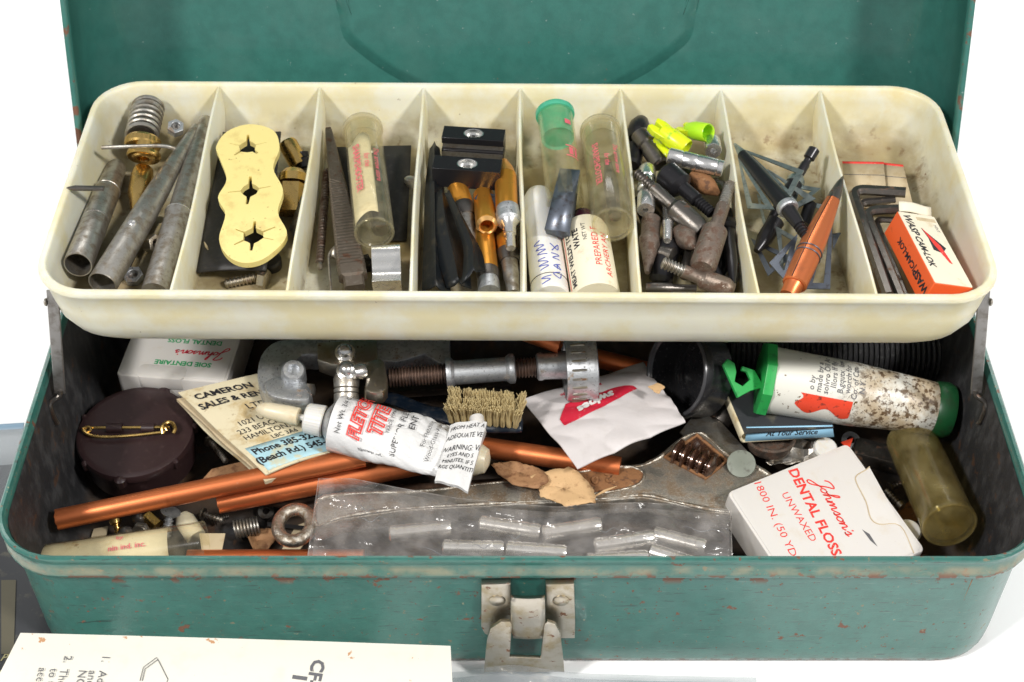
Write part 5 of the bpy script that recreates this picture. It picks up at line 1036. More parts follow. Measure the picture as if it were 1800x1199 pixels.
def tw2(s, u0, v0, size, bold):  # hollow red letters: red under white
    g = G(); write_outline(g, s, lambda a, b: tf(u0-b, v0+a, 0.11), size, bold, 0.2, 0.88, 0.055); t.g('outlined_lettering', g, i_red, sm=0)
tw2('FLETCH', 1.12, -0.12, 0.70, 0.03); tw2('TITE', 1.90, -0.1, 0.78, 0.03)
tw('TRADE MARK', 2.36, 0.10, 0.20, i_black); tw('SUPERIOR FLETCH-', 2.78, 0.05, 0.34, i_black); tw('CEMENT', 3.2, 0.0, 0.36, i_black, 0.01)
tw('For Fletching', 3.85, 0.1, 0.26, i_black); tw('Wood-Glass-Aluminum', 4.2, 0.1, 0.26, i_black)
tw('Dry completely before use', 1.6, 1.55, 0.2, i_grey) if False else None
g = G(); write(g, 'Dries in minutes. Use sparingly', lambda a, b: tf(2.6+a, 1.3-b+0.05, 0.012) if False else tf(2.6-a, -1.55+b, 0.012), (0, 0), 0.2); t.g('lettering', g, i_black, sm=0)
q = [P(764, 846, 5.1), P(822, 864, 5.1), P(856, 742, 5.35), P(792, 748, 5.35)]
fold, f2, n2 = slab(t, 'folded_end', q, 0.16, m_tubew, bend=lambda u, v: V((0, 0, 0.14*math.sin(math.pi*u)+0.05*math.sin(v*9)+0.04*math.sin(u*11+v*6))), nu=12, nv=14)
wu, wv_ = 1/(q[1]-q[0]).length, 1/(q[3]-q[0]).length
for s, cu, cc, sz in (('FROM HEAT A', 0.52, 0.90, 0.25), ('ADEQUATE VE', 0.50, 0.76, 0.26), ('WARNING: VA', 0.52, 0.58, 0.30), ('EYES AND S', 0.52, 0.47, 0.24), ('MINUTES. IF S', 0.5, 0.36, 0.25), ('RGE QUANTITI', 0.5, 0.25, 0.25)):
    g = G(); write(g, s, lambda u, v: f2(min(1, max(0, cu+u*wu+0.12*v)), cc+v*wv_*1.3)+n2*0.02, (0, 0), sz*0.8, 5); t.g('lettering', g, i_black, sm=0)
g = G(); M3 = axis(P(842, 762, 5.1), P(838, 736, 5.3)); g.lathe([(0, 0), (0.3, 0), (0.3, 0.7), (0.26, 0.76), (0, 0.76)], 16, M3); 
t2 = T('small_white_cap', 'small white plastic cap just behind the folded end of the glue tube', 'cap', P(840, 750, 5)); t2.g('cap', g, m_white)
t2 = T('white_bead_cap', 'rounded off-white plastic plug under the folded end of the glue tube', 'plug', P(845, 805, 4)); t2.spin('plug', P(800, 800, 3.9), P(860, 812, 3.9), [(0, 0), (0.7, 0), (0.72, 0.6), (0.5, 0.92), (0.2, 1), (0, 1)], m_bone)

# ---- cutting tool: frame, rollers, threaded spindle, knob
t = T('tube_cutter', 'worn cast aluminium tube cutter with threaded spindle and ribbed hand wheel', 'tube cutter', P(700, 650, 4))
polyplate(t, 'hooked_jaw', [(452, 660), (458, 625), (478, 603), (505, 596), (560, 592), (562, 622), (530, 624), (524, 650), (536, 668), (548, 690), (541, 706), (520, 704), (472, 694), (458, 684)], 5.2, 1.0, m_alum_d, 0.12, k=3)
polyplate(t, 'jaw_foot', [(468, 668), (500, 660), (530, 672), (545, 692), (538, 704), (500, 702), (470, 692)], 5.45, 0.5, m_alum_d, 0.14, k=3)
t.spin('boss', P(516, 668, 4.9), P(516, 650, 5.9), [(0, 0), (0.55, 0), (0.5, 0.9), (0.42, 1), (0.26, 1), (0.24, 0.7), (0, 0.7)], m_alum_d)
t.spin('roller', P(528, 695, 4.2), P(528, 676, 4.5), [(0, 0), (0.62, 0), (0.66, 0.5), (0.6, 1), (0, 1)], m_steel)
polyplate(t, 'frame_beam', [(555, 598), (560, 570), (790, 570), (792, 640), (784, 646), (745, 622), (700, 636), (660, 634), (600, 628), (557, 626)], 5.0, 0.9, m_alum_d, 0.1)
polyplate(t, 'slide_block', [(557, 602), (662, 596), (664, 640), (650, 648), (580, 640), (558, 632)], 5.75, 0.8, m_chrome_w, 0.08)
for (px, py) in ((606, 618), (609, 650)):
    c = P(px, py, 6.1); g = G(); g.lathe([(0, -0.4), (0.42, -0.4), (0.46, -0.25), (0.42, -0.05), (0.30, 0), (0.31, 0.08), (0.22, 0.24), (0.1, 0.3), (0, 0.31)], 24, Matrix.Translation(c) @ Matrix.Rotation(math.radians(18), 4, 'X')); t.g('dome_rivet', g, m_alum)
t.spin('roller_stack', P(609, 715, 4.9), P(609, 655, 5.7), [(0, 0), (0.52, 0), (0.52, 0.35), (0.46, 0.37), (0.52, 0.40), (0.52, 0.5), (0.46, 0.52), (0.52, 0.55), (0.54, 0.8), (0.46, 0.95), (0, 1)], m_steel, n=28)
polyplate(t, 'lever', [(640, 640), (668, 630), (678, 645), (680, 682), (662, 692), (642, 684), (644, 660)], 5.9, 0.7, m_chrome_w, 0.1, k=2)
polyplate(t, 'lever_foot', [(640, 676), (662, 684), (660, 705), (640, 702)], 5.2, 0.6, m_chrome_w, 0.1)
g = G(); g.lathe([(0, 0), (0.3, 0), (0.34, 0.2), (0.26, 0.5), (0, 0.55)], 20, axis(P(640, 652, 6.0), P(625, 655, 6.1))); t.g('link', g, m_alum)
A, B = P(683, 664, 4.7), P(1020, 640, 4.9); U = lambda k: A.lerp(B, k)
t.thread('spindle', A, U(0.82), 0.44, m_brown_thread, None, 0.135, 0.82)
t.spin('sleeve', U(0.30), U(0.66), [(0, 0), (0.66, 0), (0.68, 0.02), (0.68, 0.07), (0.62, 0.09), (0.52, 0.12), (0.51, 0.86), (0.60, 0.9), (0.64, 0.92), (0.64, 0.98), (0.5, 1), (0, 1)], m_alum_d, n=36)
t.spin('hub', U(0.77), U(0.93), [(0, 0), (0.5, 0), (0.58, 0.05), (0.6, 0.15), (0.55, 0.25), (0.6, 1), (0, 1)], m_alum_d, n=32)
W0, W1 = P(992, 650, 4.7), P(1047, 647, 4.7); Mw = axis(W0, W1); Lw = (W1-W0).length; g = G()
rr = 1.36
g.lathe([(0.5, 0.25), (1.1, 0.25), (1.2, 0.05), (rr-0.05, 0.0), (rr, 0.08), (rr, Lw-0.35), (rr+0.07, Lw-0.22), (rr+0.06, Lw-0.05), (rr-0.08, Lw), (0.5, Lw)], 64, Mw); wh = t.g('hand_wheel', g, m_alum_d)
for k in range(22):
    a = 2*math.pi*k/22+0.1; p0 = Mw @ V(((rr+0.01)*math.cos(a), (rr+0.01)*math.sin(a), 0.2)); p1 = Mw @ V(((rr+0.01)*math.cos(a), (rr+0.01)*math.sin(a), Lw-0.5)); g = G(); g.tube([p0, p0.lerp(p1, 0.1), p0.lerp(p1, 0.9), p1], [0.02, 0.055, 0.055, 0.02], 6); t.g('rib', g, m_chrome_w, wh)

# ---- toothbrush
t = T('toothbrush', 'old navy toothbrush with worn cream bristles behind the glue tube', 'toothbrush', P(800, 730, 3.5))
C = smooth_open([P(655, 690, 3.2), P(700, 705, 3.2), P(745, 722, 3.3), P(790, 732, 3.5), P(850, 741, 3.6), P(900, 742, 3.7), P(919, 741, 3.7)], 6)
wd = []
for i in range(len(C)):
    s_ = i/(len(C)-1); wd.append(0.34 if s_ < 0.4 else (0.34+0.28*min(1, (s_-0.4)/0.2) if s_ < 0.93 else 0.62*(1-((s_-0.93)/0.07)**2*0.8)))
g = G(); g.tube(C, wd, 16, flat=0.42); t.g('handle', g, m_navy, sm=60)
Hx = (P(915, 744, 3.8)-P(790, 734, 3.6)); Hl = Hx.length; hx = Hx.normalized(); hy = V((-hx.y, hx.x, 0)).normalized(); Ob = P(792, 736, 3.75)
k_ = 0
for r in range(3):
    for c_ in range(11):
        k_ += 1; base = Ob+hx*(0.08+Hl*0.93*c_/10.4+(0.05 if r == 1 else 0))+hy*(r*0.32-0.18)
        le = V((rnd.uniform(-.06, .06)-(0.10 if c_ < 2 else 0)+(0.16 if c_ > 9 else 0), rnd.uniform(-.06, .06)+0.12*(r-1), 0)); hgt = 1.22+rnd.uniform(-.06, .04)
        g = G()
        for q_ in range(26):
            a_ = q_*2.4; r_ = 0.1*math.sqrt(q_/26); e_ = V((math.cos(a_), math.sin(a_), 0)); h_ = hgt+rnd.uniform(-.14, .05)
            g.tube([base+e_*r_, base+e_*r_*1.15+V((0, 0, h_*0.5))+le*0.35, base+e_*r_*1.75+V((rnd.uniform(-.03, .03), rnd.uniform(-.03, .03), h_))+le*1.1], [0.026, 0.026, 0.018], 4)
        t.g('bristle_tuft', g, m_bristle)
g = G()
for i in range(160):
    b_ = Ob+hx*rnd.uniform(0.0, Hl*0.97)+hy*rnd.uniform(-0.35, 0.6)+V((0, 0, 0.95)); g.tube([b_, b_+V((rnd.uniform(-.12, .12), rnd.uniform(-.1, .1), rnd.uniform(0.18, 0.3)))], 0.013, 3)
tag(t.g('loose_bristles', g, m_bristle), None, None, None, 'stuff')

# ---- wipe packet
t = T('wipe_packet', 'white foil wipe packet with upside-down white lettering on a red band', 'packet', P(1060, 740, 3.5))
q = [P(1015, 824, 4.2), P(1205, 742, 4.0), P(1130, 640, 2.7), P(917, 703, 3.2)]
pk, f3, n3 = slab(t, 'packet', q, 0.05, m_foilw, bend=lambda u, v: V((0, 0, 0.42*(math.sin(math.pi*u)*math.sin(math.pi*v))**0.7+0.22*abs(noise.noise(V((u*3+v*2, v*3, 4.0))))+0.05*math.sin(v*40)*max(0, u-0.92)*8+0.5*max(0, u-0.8)*math.sin(v*5)**2)), nu=90, nv=90)
F3 = lambda u, v: f3(min(1, max(0, u)), min(1, max(0, v)))
g = G(); N = 24
top = lambda s_: 0.56+0.02*math.sin(s_*6); ang0 = 0.0
def band(s_, k): 
    u = 0.12+0.68*s_; v0 = 0.47+0.13*s_-0.04*math.sin(s_*math.pi); v1 = v0+0.25*(1-s_)**0.35*(0.35+0.65*min(1, s_*6)); return F3(u, v0+(v1-v0)*k)+n3*0.035
g.grid(lambda a, b: band(a, b), 90, 24); t.g('red_band', g, i_crim, solid=0.006)
su, sv = 1/(q[1]-q[0]).length, 1/(q[3]-q[0]).length
g = G(); write(g, 'swipes', lambda u, v: F3(0.44-u*su, 0.585-v*sv+0.17*(-u*su))+n3*0.085, (0, 0), 0.68, 0, 0.05, 0.1, 0.95); t.g('white_lettering', g, i_white, sm=0)
for s, vv in (('Moist Towelette', 0.80), ('Serviette Humide', 0.87)):
    g = G(); write(g, s, lambda u, v: F3(0.42-u*su, vv-v*sv+0.10*(-u*su))+n3*0.05, (0, 0), 0.25, 0, 0.02); t.g('red_lettering', g, i_crim, sm=0)

# ---- adjustable wrench
Mz = at(P(900, 870, 2.9)); t = T('adjustable_wrench', 'pitted adjustable wrench with rusty worm screw, lying across the box', 'wrench', P(900, 870, 2.9), M=Mz)
W = lambda px, py: onplane(Mz, px, py)
o = [W(*p) for p in ((552, 876), (620, 862), (735, 858), (850, 845), (1000, 830), (1095, 817), (1130, 812), (1160, 796), (1190, 770), (1215, 757), (1238, 757), (1262, 776), (1290, 800), (1330, 815), (1380, 850), (1390, 900), (1330, 912), (1285, 906), (1240, 900), (1180, 886), (1130, 876), (1060, 882), (950, 886), (840, 892), (700, 900), (600, 915), (552, 930))]
g = G(); g.prism(o, -1.0, 0, 0.2); part('handle', g, m_wrench, t.o)
e = inset2(smooth_closed(o, 3), 0.17); g = G(); g.tube([V((p.x, p.y, -0.035)) for p in e], [0.07+0.03*math.sin(i*1.3)+0.02*math.sin(i*0.37) for i in range(len(e))], 8, closed=True); part('rounded_edge', g, m_wrench_edge, t.o, 60)
g = G(); rc = W(517, 918); g.tube([V((rc.x+0.66*math.cos(a), rc.y+0.80*math.sin(a), -0.2)) for a in [2*math.pi*k/40 for k in range(40)]], 0.27, 14, closed=True); part('hanging_ring', g, m_wrench_edge, t.o, 60)
pan = smooth_closed([W(*p) for p in ((1035, 828), (1080, 822), (1112, 822), (1132, 834), (1122, 852), (1090, 862), (1050, 868), (960, 876), (950, 858), (980, 838))], 4)
g = G(); g.prism(pan, -0.05, 0.02, 0.01); part('rusty_panel', g, m_rust, t.o)
g = G(); g.tube([V((p.x, p.y, 0.01)) for p in pan], 0.06, 8, closed=True); part('panel_rim', g, m_wrench_edge, t.o, 60)
for s, (px, py) in (('2', (1070, 842)), ('0', (1046, 845))):
    g = G(); c = W(px, py); write(g, s, lambda u, v: V((c.x-u, c.y-v, 0.05)), (0, 0), 0.62, -6, 0.03); part('raised_number', g, m_rust, t.o, 0, solid=0.05)
win = [W(*p) for p in ((1170, 805), (1225, 766), (1278, 812), (1240, 842))]
g = G(); g.prism(win, -0.1, 0.015, 0.0); part('worm_window', g, m_oilrust, t.o)
g = G(); g.tube([V((p.x, p.y, 0.02)) for p in win], 0.1, 8, closed=True); part('window_rim', g, m_rust, t.o, 60)
a, b = W(1182, 812), W(1262, 822); a = V((a.x, a.y, 0.12)); b = V((b.x, b.y, 0.12)); A_ = V((*W(1184, 796), 0.10)); B_ = V((*W(1258, 828), 0.10))
g = G(); Mw = axis(A_, B_); Lw = (B_-A_).length; pr = [(0, 0)]
for k in range(5): pr += [(0.34, (k+0.05)*Lw/5), (0.60, (k+0.35)*Lw/5), (0.60, (k+0.6)*Lw/5), (0.34, (k+0.9)*Lw/5)]
pr += [(0, Lw)]; pts = pr
sl = math.tan(math.radians(14))
g.lathe(pr, 28, Mw); part('worm_screw', g, m_oilrust, t.o)
# bark
for lab, px, z, mt in (('dark brown curl of bark on the wrench handle', [(862, 818), (880, 812), (905, 812), (930, 818), (955, 828), (965, 845), (945, 860), (905, 853), (880, 838)], 3.25, m_bark), ('tan square flake of bark with ragged edges on the wrench', [(933, 838), (960, 829), (1000, 822), (1015, 828), (1045, 862), (1047, 884), (1020, 886), (995, 892), (975, 882), (950, 874), (944, 852)], 3.35, m_bark2)):
    t = T('bark_flake', lab, 'bark flake', P(*px[0], z), 'bark flakes on the wrench'); o2 = []
    for i in range(len(px)):
        a, b = V(px[i-1]), V(px[i]); o2 += [a.lerp(b, k/5)+V((rnd.uniform(-1.6, 1.6), rnd.uniform(-1.6, 1.6))) for k in range(5)]
    c = sum(o2, V((0, 0)))/len(o2); g = G(); rings = []
    for k in (0.02, 0.35, 0.7, 1.0): rings.append([P(c.x+(p.x-c.x)*k, c.y+(p.y-c.y)*k, z+0.12*math.sin((p.x-c.x)*k*0.05)+0.16*k*k*abs(math.sin(j*0.13))) for j, p in enumerate(o2)])
    g.rings(rings, True); t.g('flake', g, mt, solid=0.05)
t = T('wood_splinter', 'thin orange wood splinter across the rusty number panel', 'splinter', P(1060, 870, 3)); g = G(); g.tube([P(1040, 876, 3.25), P(1062, 864, 3.2), P(1084, 855, 3.15)], [0.02, 0.06, 0.015], 6); t.g('splinter', g, m_bark2)
t = T('bark_crumb', 'small tan crumb stuck inside the black cap', 'bark flake', P(1155, 684, 4)); g = G(); g.prism(smooth_closed([V((0.3*math.cos(a)*(1+0.4*math.sin(a*3)), 0.25*math.sin(a)*(1+0.3*math.cos(a*4)))) for a in [k*0.7 for k in range(9)]], 2), 0, 0.05, 0.01, at(P(1155, 684, 4.6))); t.g('crumb', g, m_bark2)

# ---- black cap and coiled cord behind
A = P(1190, 655, 4.3); n_ = (CAM-A).normalized(); d_ = (n_*0.62+V((-0.78, 0.05, 0.0))).normalized()
t = T('plastic_cover', 'large round black plastic cap lying open on its side below the tray', 'plastic cover', A, M=axis(A, A-d_))
g = G(); R_ = 1.95
g.lathe([(0.001, 1.35), (1.1, 1.35), (1.15, 1.25), (1.55, 1.25), (1.64, 1.1), (1.70, 0.05), (1.80, -0.04), (R_, -0.02), (R_+0.04, 0.1), (R_+0.04, 0.3), (R_-0.05, 0.36), (R_-0.05, 1.45), (R_-0.2, 1.6), (0.001, 1.6)], 64); part('shell', g, m_blackp, t.o)
for rr2 in (1.3, 1.5):
    g = G(); g.tube([V((rr2*math.cos(a), rr2*math.sin(a), 1.24)) for a in [2*math.pi*k/48 for k in range(48)]], 0.035, 6, closed=True); part('moulded_ring', g, m_blackp, t.o)
g = G(); g.tube([V((1.86*math.cos(a), 1.86*math.sin(a), -0.04)) for a in [2*math.pi*k/64 for k in range(64)]], 0.085, 8, closed=True); part('rim', g, mat('sheen_lightened_black_rim', (0.07, 0.07, 0.075), 0.25, 0.2), t.o)  # rim in a lighter black, its glossy sheen put into the colour
t = T('coiled_cord', 'coil of black cord lying in the shade along the back of the box', 'cord', P(1450, 620, 2))
g = G(); a, b = P(1275, 612, 3.2), P(1640, 622, 2.6); Mc = axis(a, b); g.helix(1.25, 0, (b-a).length, 40, 0.11, Mc, 6, 20); t.g('coil', g, m_cord)

# ---- green capped tube
A, B = P(1352, 668, 4.4), P(1640, 718, 3.6); M = axis(A, B); L = (B-A).length
t = T('green_capped_tube', 'soiled white plastic tube with green caps, a hanging tab and brown mould spots', 'plastic tube', A, M=M)
g = G(); g.lathe([(0, 0.0), (1.42, 0.0), (1.42, 0.1), (1.36, L*0.5), (1.14, L-0.3), (1.1, L), (0, L)], 48); body = part('body', g, m_dirtytube, t.o)
g = G(); oct_ = ngon(8, 1.62, math.radians(22.5)); g.prism(oct_, -0.42, 0.02, 0.05); part('octagonal_cap', g, m_green, t.o)
g = G(); g.lathe([(0, L-0.05), (1.1, L-0.05), (1.16, L+0.05), (1.2, L+0.5), (1.12, L+0.72), (0.9, L+0.8), (0, L+0.8)], 40); part('end_cap', g, m_dgreen, t.o)
g = G()
tabpx = [(1318, 688), (1296, 700), (1270, 642), (1278, 632), (1290, 640), (1293, 655), (1290, 672), (1304, 680), (1318, 668), (1312, 655), (1303, 652), (1304, 645), (1325, 652), (1342, 682)]
Mt = flat(P(1330, 690, 4.6), P(1270, 700, 4.9), P(1310, 650, 5.2)); g.plate([onplane(Mt, *p) for p in tabpx], [], -0.08, 0.08, M.inverted() @ Mt); part('hanging_tab', g, m_green, t.o, bev=0.02)
g = G()
def arc(u, v, h=0.012): r = 1.42-0.06*u/(L*0.5); return V(((r+h)*math.sin(v/r), (r+h)*math.cos(v/r), u))
def gw(s, u0, v0, size, bold=0.0):
    g = G(); write(g, s, lambda a, b: arc(u0-b, v0+a, 0.014), (0, 0), size, 0, bold, 0.1); part('lettering', g, i_grey, t.o, 0)
for i, (s, v0) in enumerate((('o by', -0.9), ('made by a', -0.55), ('solvro Oil Ar', -0.35), ('Illors If fly', -0.3), ('B.gqutx  law', -0.3), ('worch for', -0.4), ('Co. of Can.', -0.5), ('N.Y.', -0.7))): gw(s, 1.55+0.3*i, v0, 0.34, 0.01)
g = G(); g.grid(lambda u, v: arc(1.15+2.2*u+0.15*math.sin(v*7)*(1-u), -1.38-(0.75+0.2*math.sin(u*9))*v, 0.012), 16, 8); part('red_patch', g, m_redpatch, t.o)

# ---- blue matchbook "At Your Service"
t = T('blue_matchbook', 'matchbook with a sky blue striker edge and script lettering under the green-capped tube', 'matchbook', P(1380, 770, 3))
q = [P(1308, 762, 3.3), P(1466, 752, 3.3), P(1430, 660, 3.5), P(1268, 668, 3.6)]
slab(t, 'cover', q, 0.06, m_darkcard, nu=6, nv=6); nz_ = V((0, 0, 1)); slab(t, 'back_cover', [p-nz_*0.55 for p in q], 0.06, m_oldpaper)
q2 = [q[0]+V((0.05, 0.15, -0.1)), q[1]+V((-0.05, 0.15, -0.1)), q[2]+V((0, -0.1, -0.1)), q[3]+V((0.1, -0.1, -0.1))]; slab(t, 'match_comb', q2, 0.42, m_tanpaper)
g = G(); sp = [q[0], q[3], q[3]-nz_*0.6, q[0]-nz_*0.6]; g.grid(lambda u, v: bil(sp, u, v)+V((-0.12*math.sin(math.pi*v), 0, 0)), 6, 4); t.g('spine', g, m_oldpaper, solid=0.06)
fb = [q[0]-nz_*0.62+V((0, -0.12, 0)), q[1]-nz_*0.56+V((0, -0.1, 0)), q[1]+V((0, -0.03, 0.03)), q[0]+V((0.05, -0.03, 0.05))]
fb = [P(1310, 776, 2.75), P(1466, 768, 2.75), P(1463, 748, 3.35), P(1312, 751, 3.35)]
nb = (fb[1]-fb[0]).cross(fb[3]-fb[0]).normalized(); nb = nb if nb.y < 0 else -nb
g = G(); g.grid(lambda u, v: bil(fb, u, v), 4, 2); t.g('striker_band', g, m_blueband, solid=0.05)
g = G(); su, sv = 1/(fb[1]-fb[0]).length, 1/(fb[3]-fb[0]).length; write(g, 'At Your Service', lambda u, v: bil(fb, 0.52+u*su, 0.5+v*sv)+nb*0.04, (0, 0), 0.40, 0, 0.015, 0.45, 0.85); t.g('script_lettering', g, i_black, sm=0)

# ---- amber vial
A, B = P(1670, 925, 3.5), P(1600, 770, 2.4)
t = T('amber_vial', 'cloudy amber plastic vial lying at the right end of the box', 'vial', A); M = axis(A, B); L = (B-A).length; g = G()
g.lathe([(0.001, 0.12), (0.85, 0.12), (0.98, 0.3), (1.0, L-0.1), (0.9, L), (0.001, L)], 40, M, cap=False); t.g('inner_wall', g, m_amber)
g = G(); g.lathe([(0.001, 0.03), (0.9, 0.0), (1.05, 0.02), (1.1, 0.1), (1.1, 0.3), (1.06, 0.34), (1.07, L*0.6), (1.04, L-0.1), (0.9, L+0.05), (0.001, L+0.08)], 40, M, cap=False); t.g('body', g, m_amber)
g = G(); g.tube([M @ V((1.04*math.cos(a), 1.04*math.sin(a), 0.06)) for a in [2*math.pi*k/40 for k in range(40)]], 0.06, 8, closed=True); t.g('base_rim', g, m_amber)

# ---- zip bag with inserts
BZ = [((684, 940), (793, 929)), ((843, 921), (950, 937)), ((953, 940), (1057, 924)), ((778, 964), (886, 966)), ((890, 966), (996, 974)), ((1044, 962), (1150, 946)), ((1148, 940), (1240, 964)), ((1030, 988), (1140, 982)), ((1143, 970), (1218, 994))]
LB = ['silver insert at the far left inside the plastic bag', 'silver insert in the back row of the bag, second from the left', 'silver insert in the back row of the bag, third from the left', 'silver insert in the front row of the bag, leftmost', 'silver insert in the front row of the bag, right of the leftmost', 'silver insert in the bag behind the one cut off by the rim', 'silver insert at the right of the bag, sloping down right', 'silver insert in the bag partly cut off by the front rim', 'short-looking silver insert in the lower right corner of the bag']
for k, ((a, b), lab) in enumerate(zip(BZ, LB)):
    z = 2.9+0.12*(k % 3); A, B = P(*a, z), P(*b, z+0.1); t = T('arrow_insert', lab, 'arrow insert', A, 'silver arrow inserts inside the plastic bag')
    pr = [(0, 0), (0.26, 0), (0.35, 0.03)]
    for s_ in (0.12, 0.24, 0.5, 0.62, 0.8): pr += [(0.35, s_), (0.325, s_+0.01), (0.325, s_+0.025), (0.35, s_+0.035)]
    pr += [(0.35, 0.95), (0.3, 1.0), (0, 1)]; t.spin('sleeve', A, B, pr, m_insert, n=28)
t = T('plastic_bag', 'clear crinkled plastic bag holding the silver inserts along the front rim', 'plastic bag', P(900, 940, 3.4))
topx = [(560, 842), (620, 842), (700, 858), (800, 876), (900, 886), (980, 892), (1050, 886), (1130, 884), (1200, 889), (1284, 897)]
botx = [(538, 1000), (640, 1004), (740, 1008), (840, 1010), (900, 1010), (980, 1010), (1060, 1010), (1130, 1010), (1210, 1010), (1288, 1006)]
def sheet(zoff, amp, sd):
    def f(u, v):
        x = u*(len(topx)-1); i = min(int(x), len(topx)-2); k = x-i
        a = V(botx[i]).lerp(V(botx[i+1]), k); b = V(topx[i]).lerp(V(topx[i+1]), k); p = a.lerp(b, v)
        base = 4.05+0.15*math.sin(u*9+sd)
        z = base+zoff*math.sin(math.pi*min(1, max(0, u)))*(1-v*v)+amp*noise.noise(V((u*13+sd, v*4, sd)))+amp*0.55*abs(noise.noise(V((u*22, v*7+sd, 3))))
        z += 0.16*math.sin(u*26+sd)*v**3
        return P(p.x, p.y, z)
    return f
g = G(); g.grid(sheet(0.25, 0.35, 1.0), 90, 30); t.g('upper_film', g, m_film, sm=80)
for k in range(9):
    u0, v0, a0, l0 = rnd.uniform(.05, .9), rnd.uniform(.15, .8), rnd.uniform(-.7, .7), rnd.uniform(.05, .13); fs_ = sheet(0.25, 0.35, 1.0)
    g = G(); g.tube([fs_(min(.99, u0+l0*i/8), min(.98, max(.02, v0+a0*l0*i/8*2+0.03*math.sin(i*1.3))))+V((0, 0, 0.02)) for i in range(9)], [0.004, 0.012, 0.018, 0.02, 0.02, 0.02, 0.016, 0.01, 0.004], 5); t.g('crease', g, m_film2, sm=60)
g = G(); g.grid(lambda u, v: sheet(0.0, 0.1, 2.0)(u, v)-V((0, 0, 1.25-0.9*v)), 30, 12); t.g('lower_film', g, m_film, sm=80)
ed = [sheet(0.25, 0.35, 1.0)(u/60, 1.0) for u in range(61)]; g = G(); g.tube(ed, 0.02, 5); t.g('top_seam', g, m_film, sm=60)
ed = [sheet(0.25, 0.35, 1.0)(0.0, u/20) for u in range(21)]; g = G(); g.tube(ed, 0.02, 5); t.g('side_seam', g, m_film, sm=60)
ed = [sheet(0.25, 0.35, 1.0)(1.0, u/20) for u in range(21)]; g = G(); g.tube(ed, 0.02, 5); t.g('side_seam', g, m_film, sm=60)

# ---- fletching tube at the front left
A, B = P(362, 958, 2.5), P(60, 1002, 2.2)
t = T('clear_tube', 'clear plastic tube holding a cream slip with faded red print, front left', 'plastic tube', A); M = axis(A, B); L = (B-A).length; g = G()
g.lathe([(0.86, 0.0), (0.95, -0.02), (0.97, 0.05), (0.95, 0.12), (0.95, L)], 40, M, cap=False); t.g('body', g, m_vial, sm=60)
g = G(); g.grid(lambda u, v: M @ V((0.88*math.sin(-1.5+3.0*u), 0.88*math.cos(-1.5+3.0*u), 1.35+(L-1.5)*v)), 20, 6); t.g('paper_slip', g, m_oldpaper, solid=0.02)
g = G(); fn = cylfn(0.96); write(g, 'by', lambda a, b: M @ fn(3.35-a, -0.0+0.2-b if False else (-b-0.0)), (0, 0), 0.34, 0, 0.01) if False else write(g, 'by', lambda a, b: M @ fn(3.2-a, -0.25-b), (0, 0), 0.3, 0, 0.012); t.g('lettering', g, i_pink, sm=0)
g = G(); write(g, 'nin ind. inc.', lambda a, b: M @ fn(2.9-a, 0.25-b), (0, 0), 0.32, 0, 0.012); t.g('lettering', g, i_pink, sm=0)
for v0 in (-1.25,):
    g = G(); g.grid(lambda u, v: M @ fn(0.4+(L-1)*u, v0+0.05*v), 20, 1); t.g('red_line', g, i_red, sm=0)
t = T('tan_card', 'small tan card scrap sticking out of the clear tube', 'card', P(380, 950, 1.6)); q = [P(355, 972, 1.7), P(390, 968, 1.7), P(396, 938, 1.7), P(350, 938, 1.8)]; slab(t, 'card', q, 0.05, m_tanpaper)

# ---- hardware on the floor, front left
t = T('off_white_plug', 'off-white rounded plastic plug on the floor beside the clear tube', 'plug', P(325, 920, 1.0)); t.spin('plug', P(345, 945, 1.0), P(318, 905, 1.3), [(0, 0), (0.42, 0), (0.42, 0.75), (0.3, 0.94), (0.1, 1), (0, 1)], m_bone)
t = T('coil_spring', 'short dark coil spring on the brown box floor near the wrench ring', 'spring', P(430, 928, 0.8)); a, b = P(412, 932, 0.8), P(455, 925, 0.8); g = G(); g.helix(0.36, 0, (b-a).length, 7.5, 0.055, axis(a, b), 6, 18); t.g('coil', g, m_steel)
t = T('hex_screw', 'hex-headed screw seen head on, on the floor under the ragged copper shaft', 'screw', P(245, 936, 1.2)); a, b = P(246, 937, 1.35), P(262, 915, 1.0); Mh = axis(a, b); g = G(); hexprof(g, Mh, 0.40, 0, 0.25); t.g('head', g, m_steel); g = G(); g.lathe([(0, -0.04), (0.3, -0.04), (0.3, 0.02), (0, 0.02)], 20, Mh); t.g('face', g, m_steel)
t = T('brass_nut', 'small brass cylinder nut beside the hex-headed screw', 'nut', P(270, 915, 1.1)); t.spin('nut', P(258, 908, 1.2), P(278, 926, 1.1), [(0, 0), (0.3, 0), (0.3, 1), (0, 1)], m_brass, n=6)
t = T('zinc_screw', 'grey zinc countersunk screw standing on its tip near the plug', 'screw', P(295, 920, 1.2)); t.spin('head', P(300, 900, 1.7), P(298, 908, 1.5), [(0, 0), (0.42, 0), (0.22, 1), (0, 1)], m_alum_d); t.thread('threaded_shank', P(298, 906, 1.6), P(292, 945, 0.9), 0.2, m_alum_d)
t = T('brass_screw', 'thin brass screw on the floor left of the hex-headed screw', 'screw', P(208, 935, 0.9)); t.thread('threaded_shank', P(204, 920, 1.2), P(212, 955, 0.7), 0.15, m_brass); t.spin('head', P(203, 916, 1.25), P(204, 922, 1.2), [(0, 0), (0.26, 0), (0.2, 1), (0, 1)], m_brass)
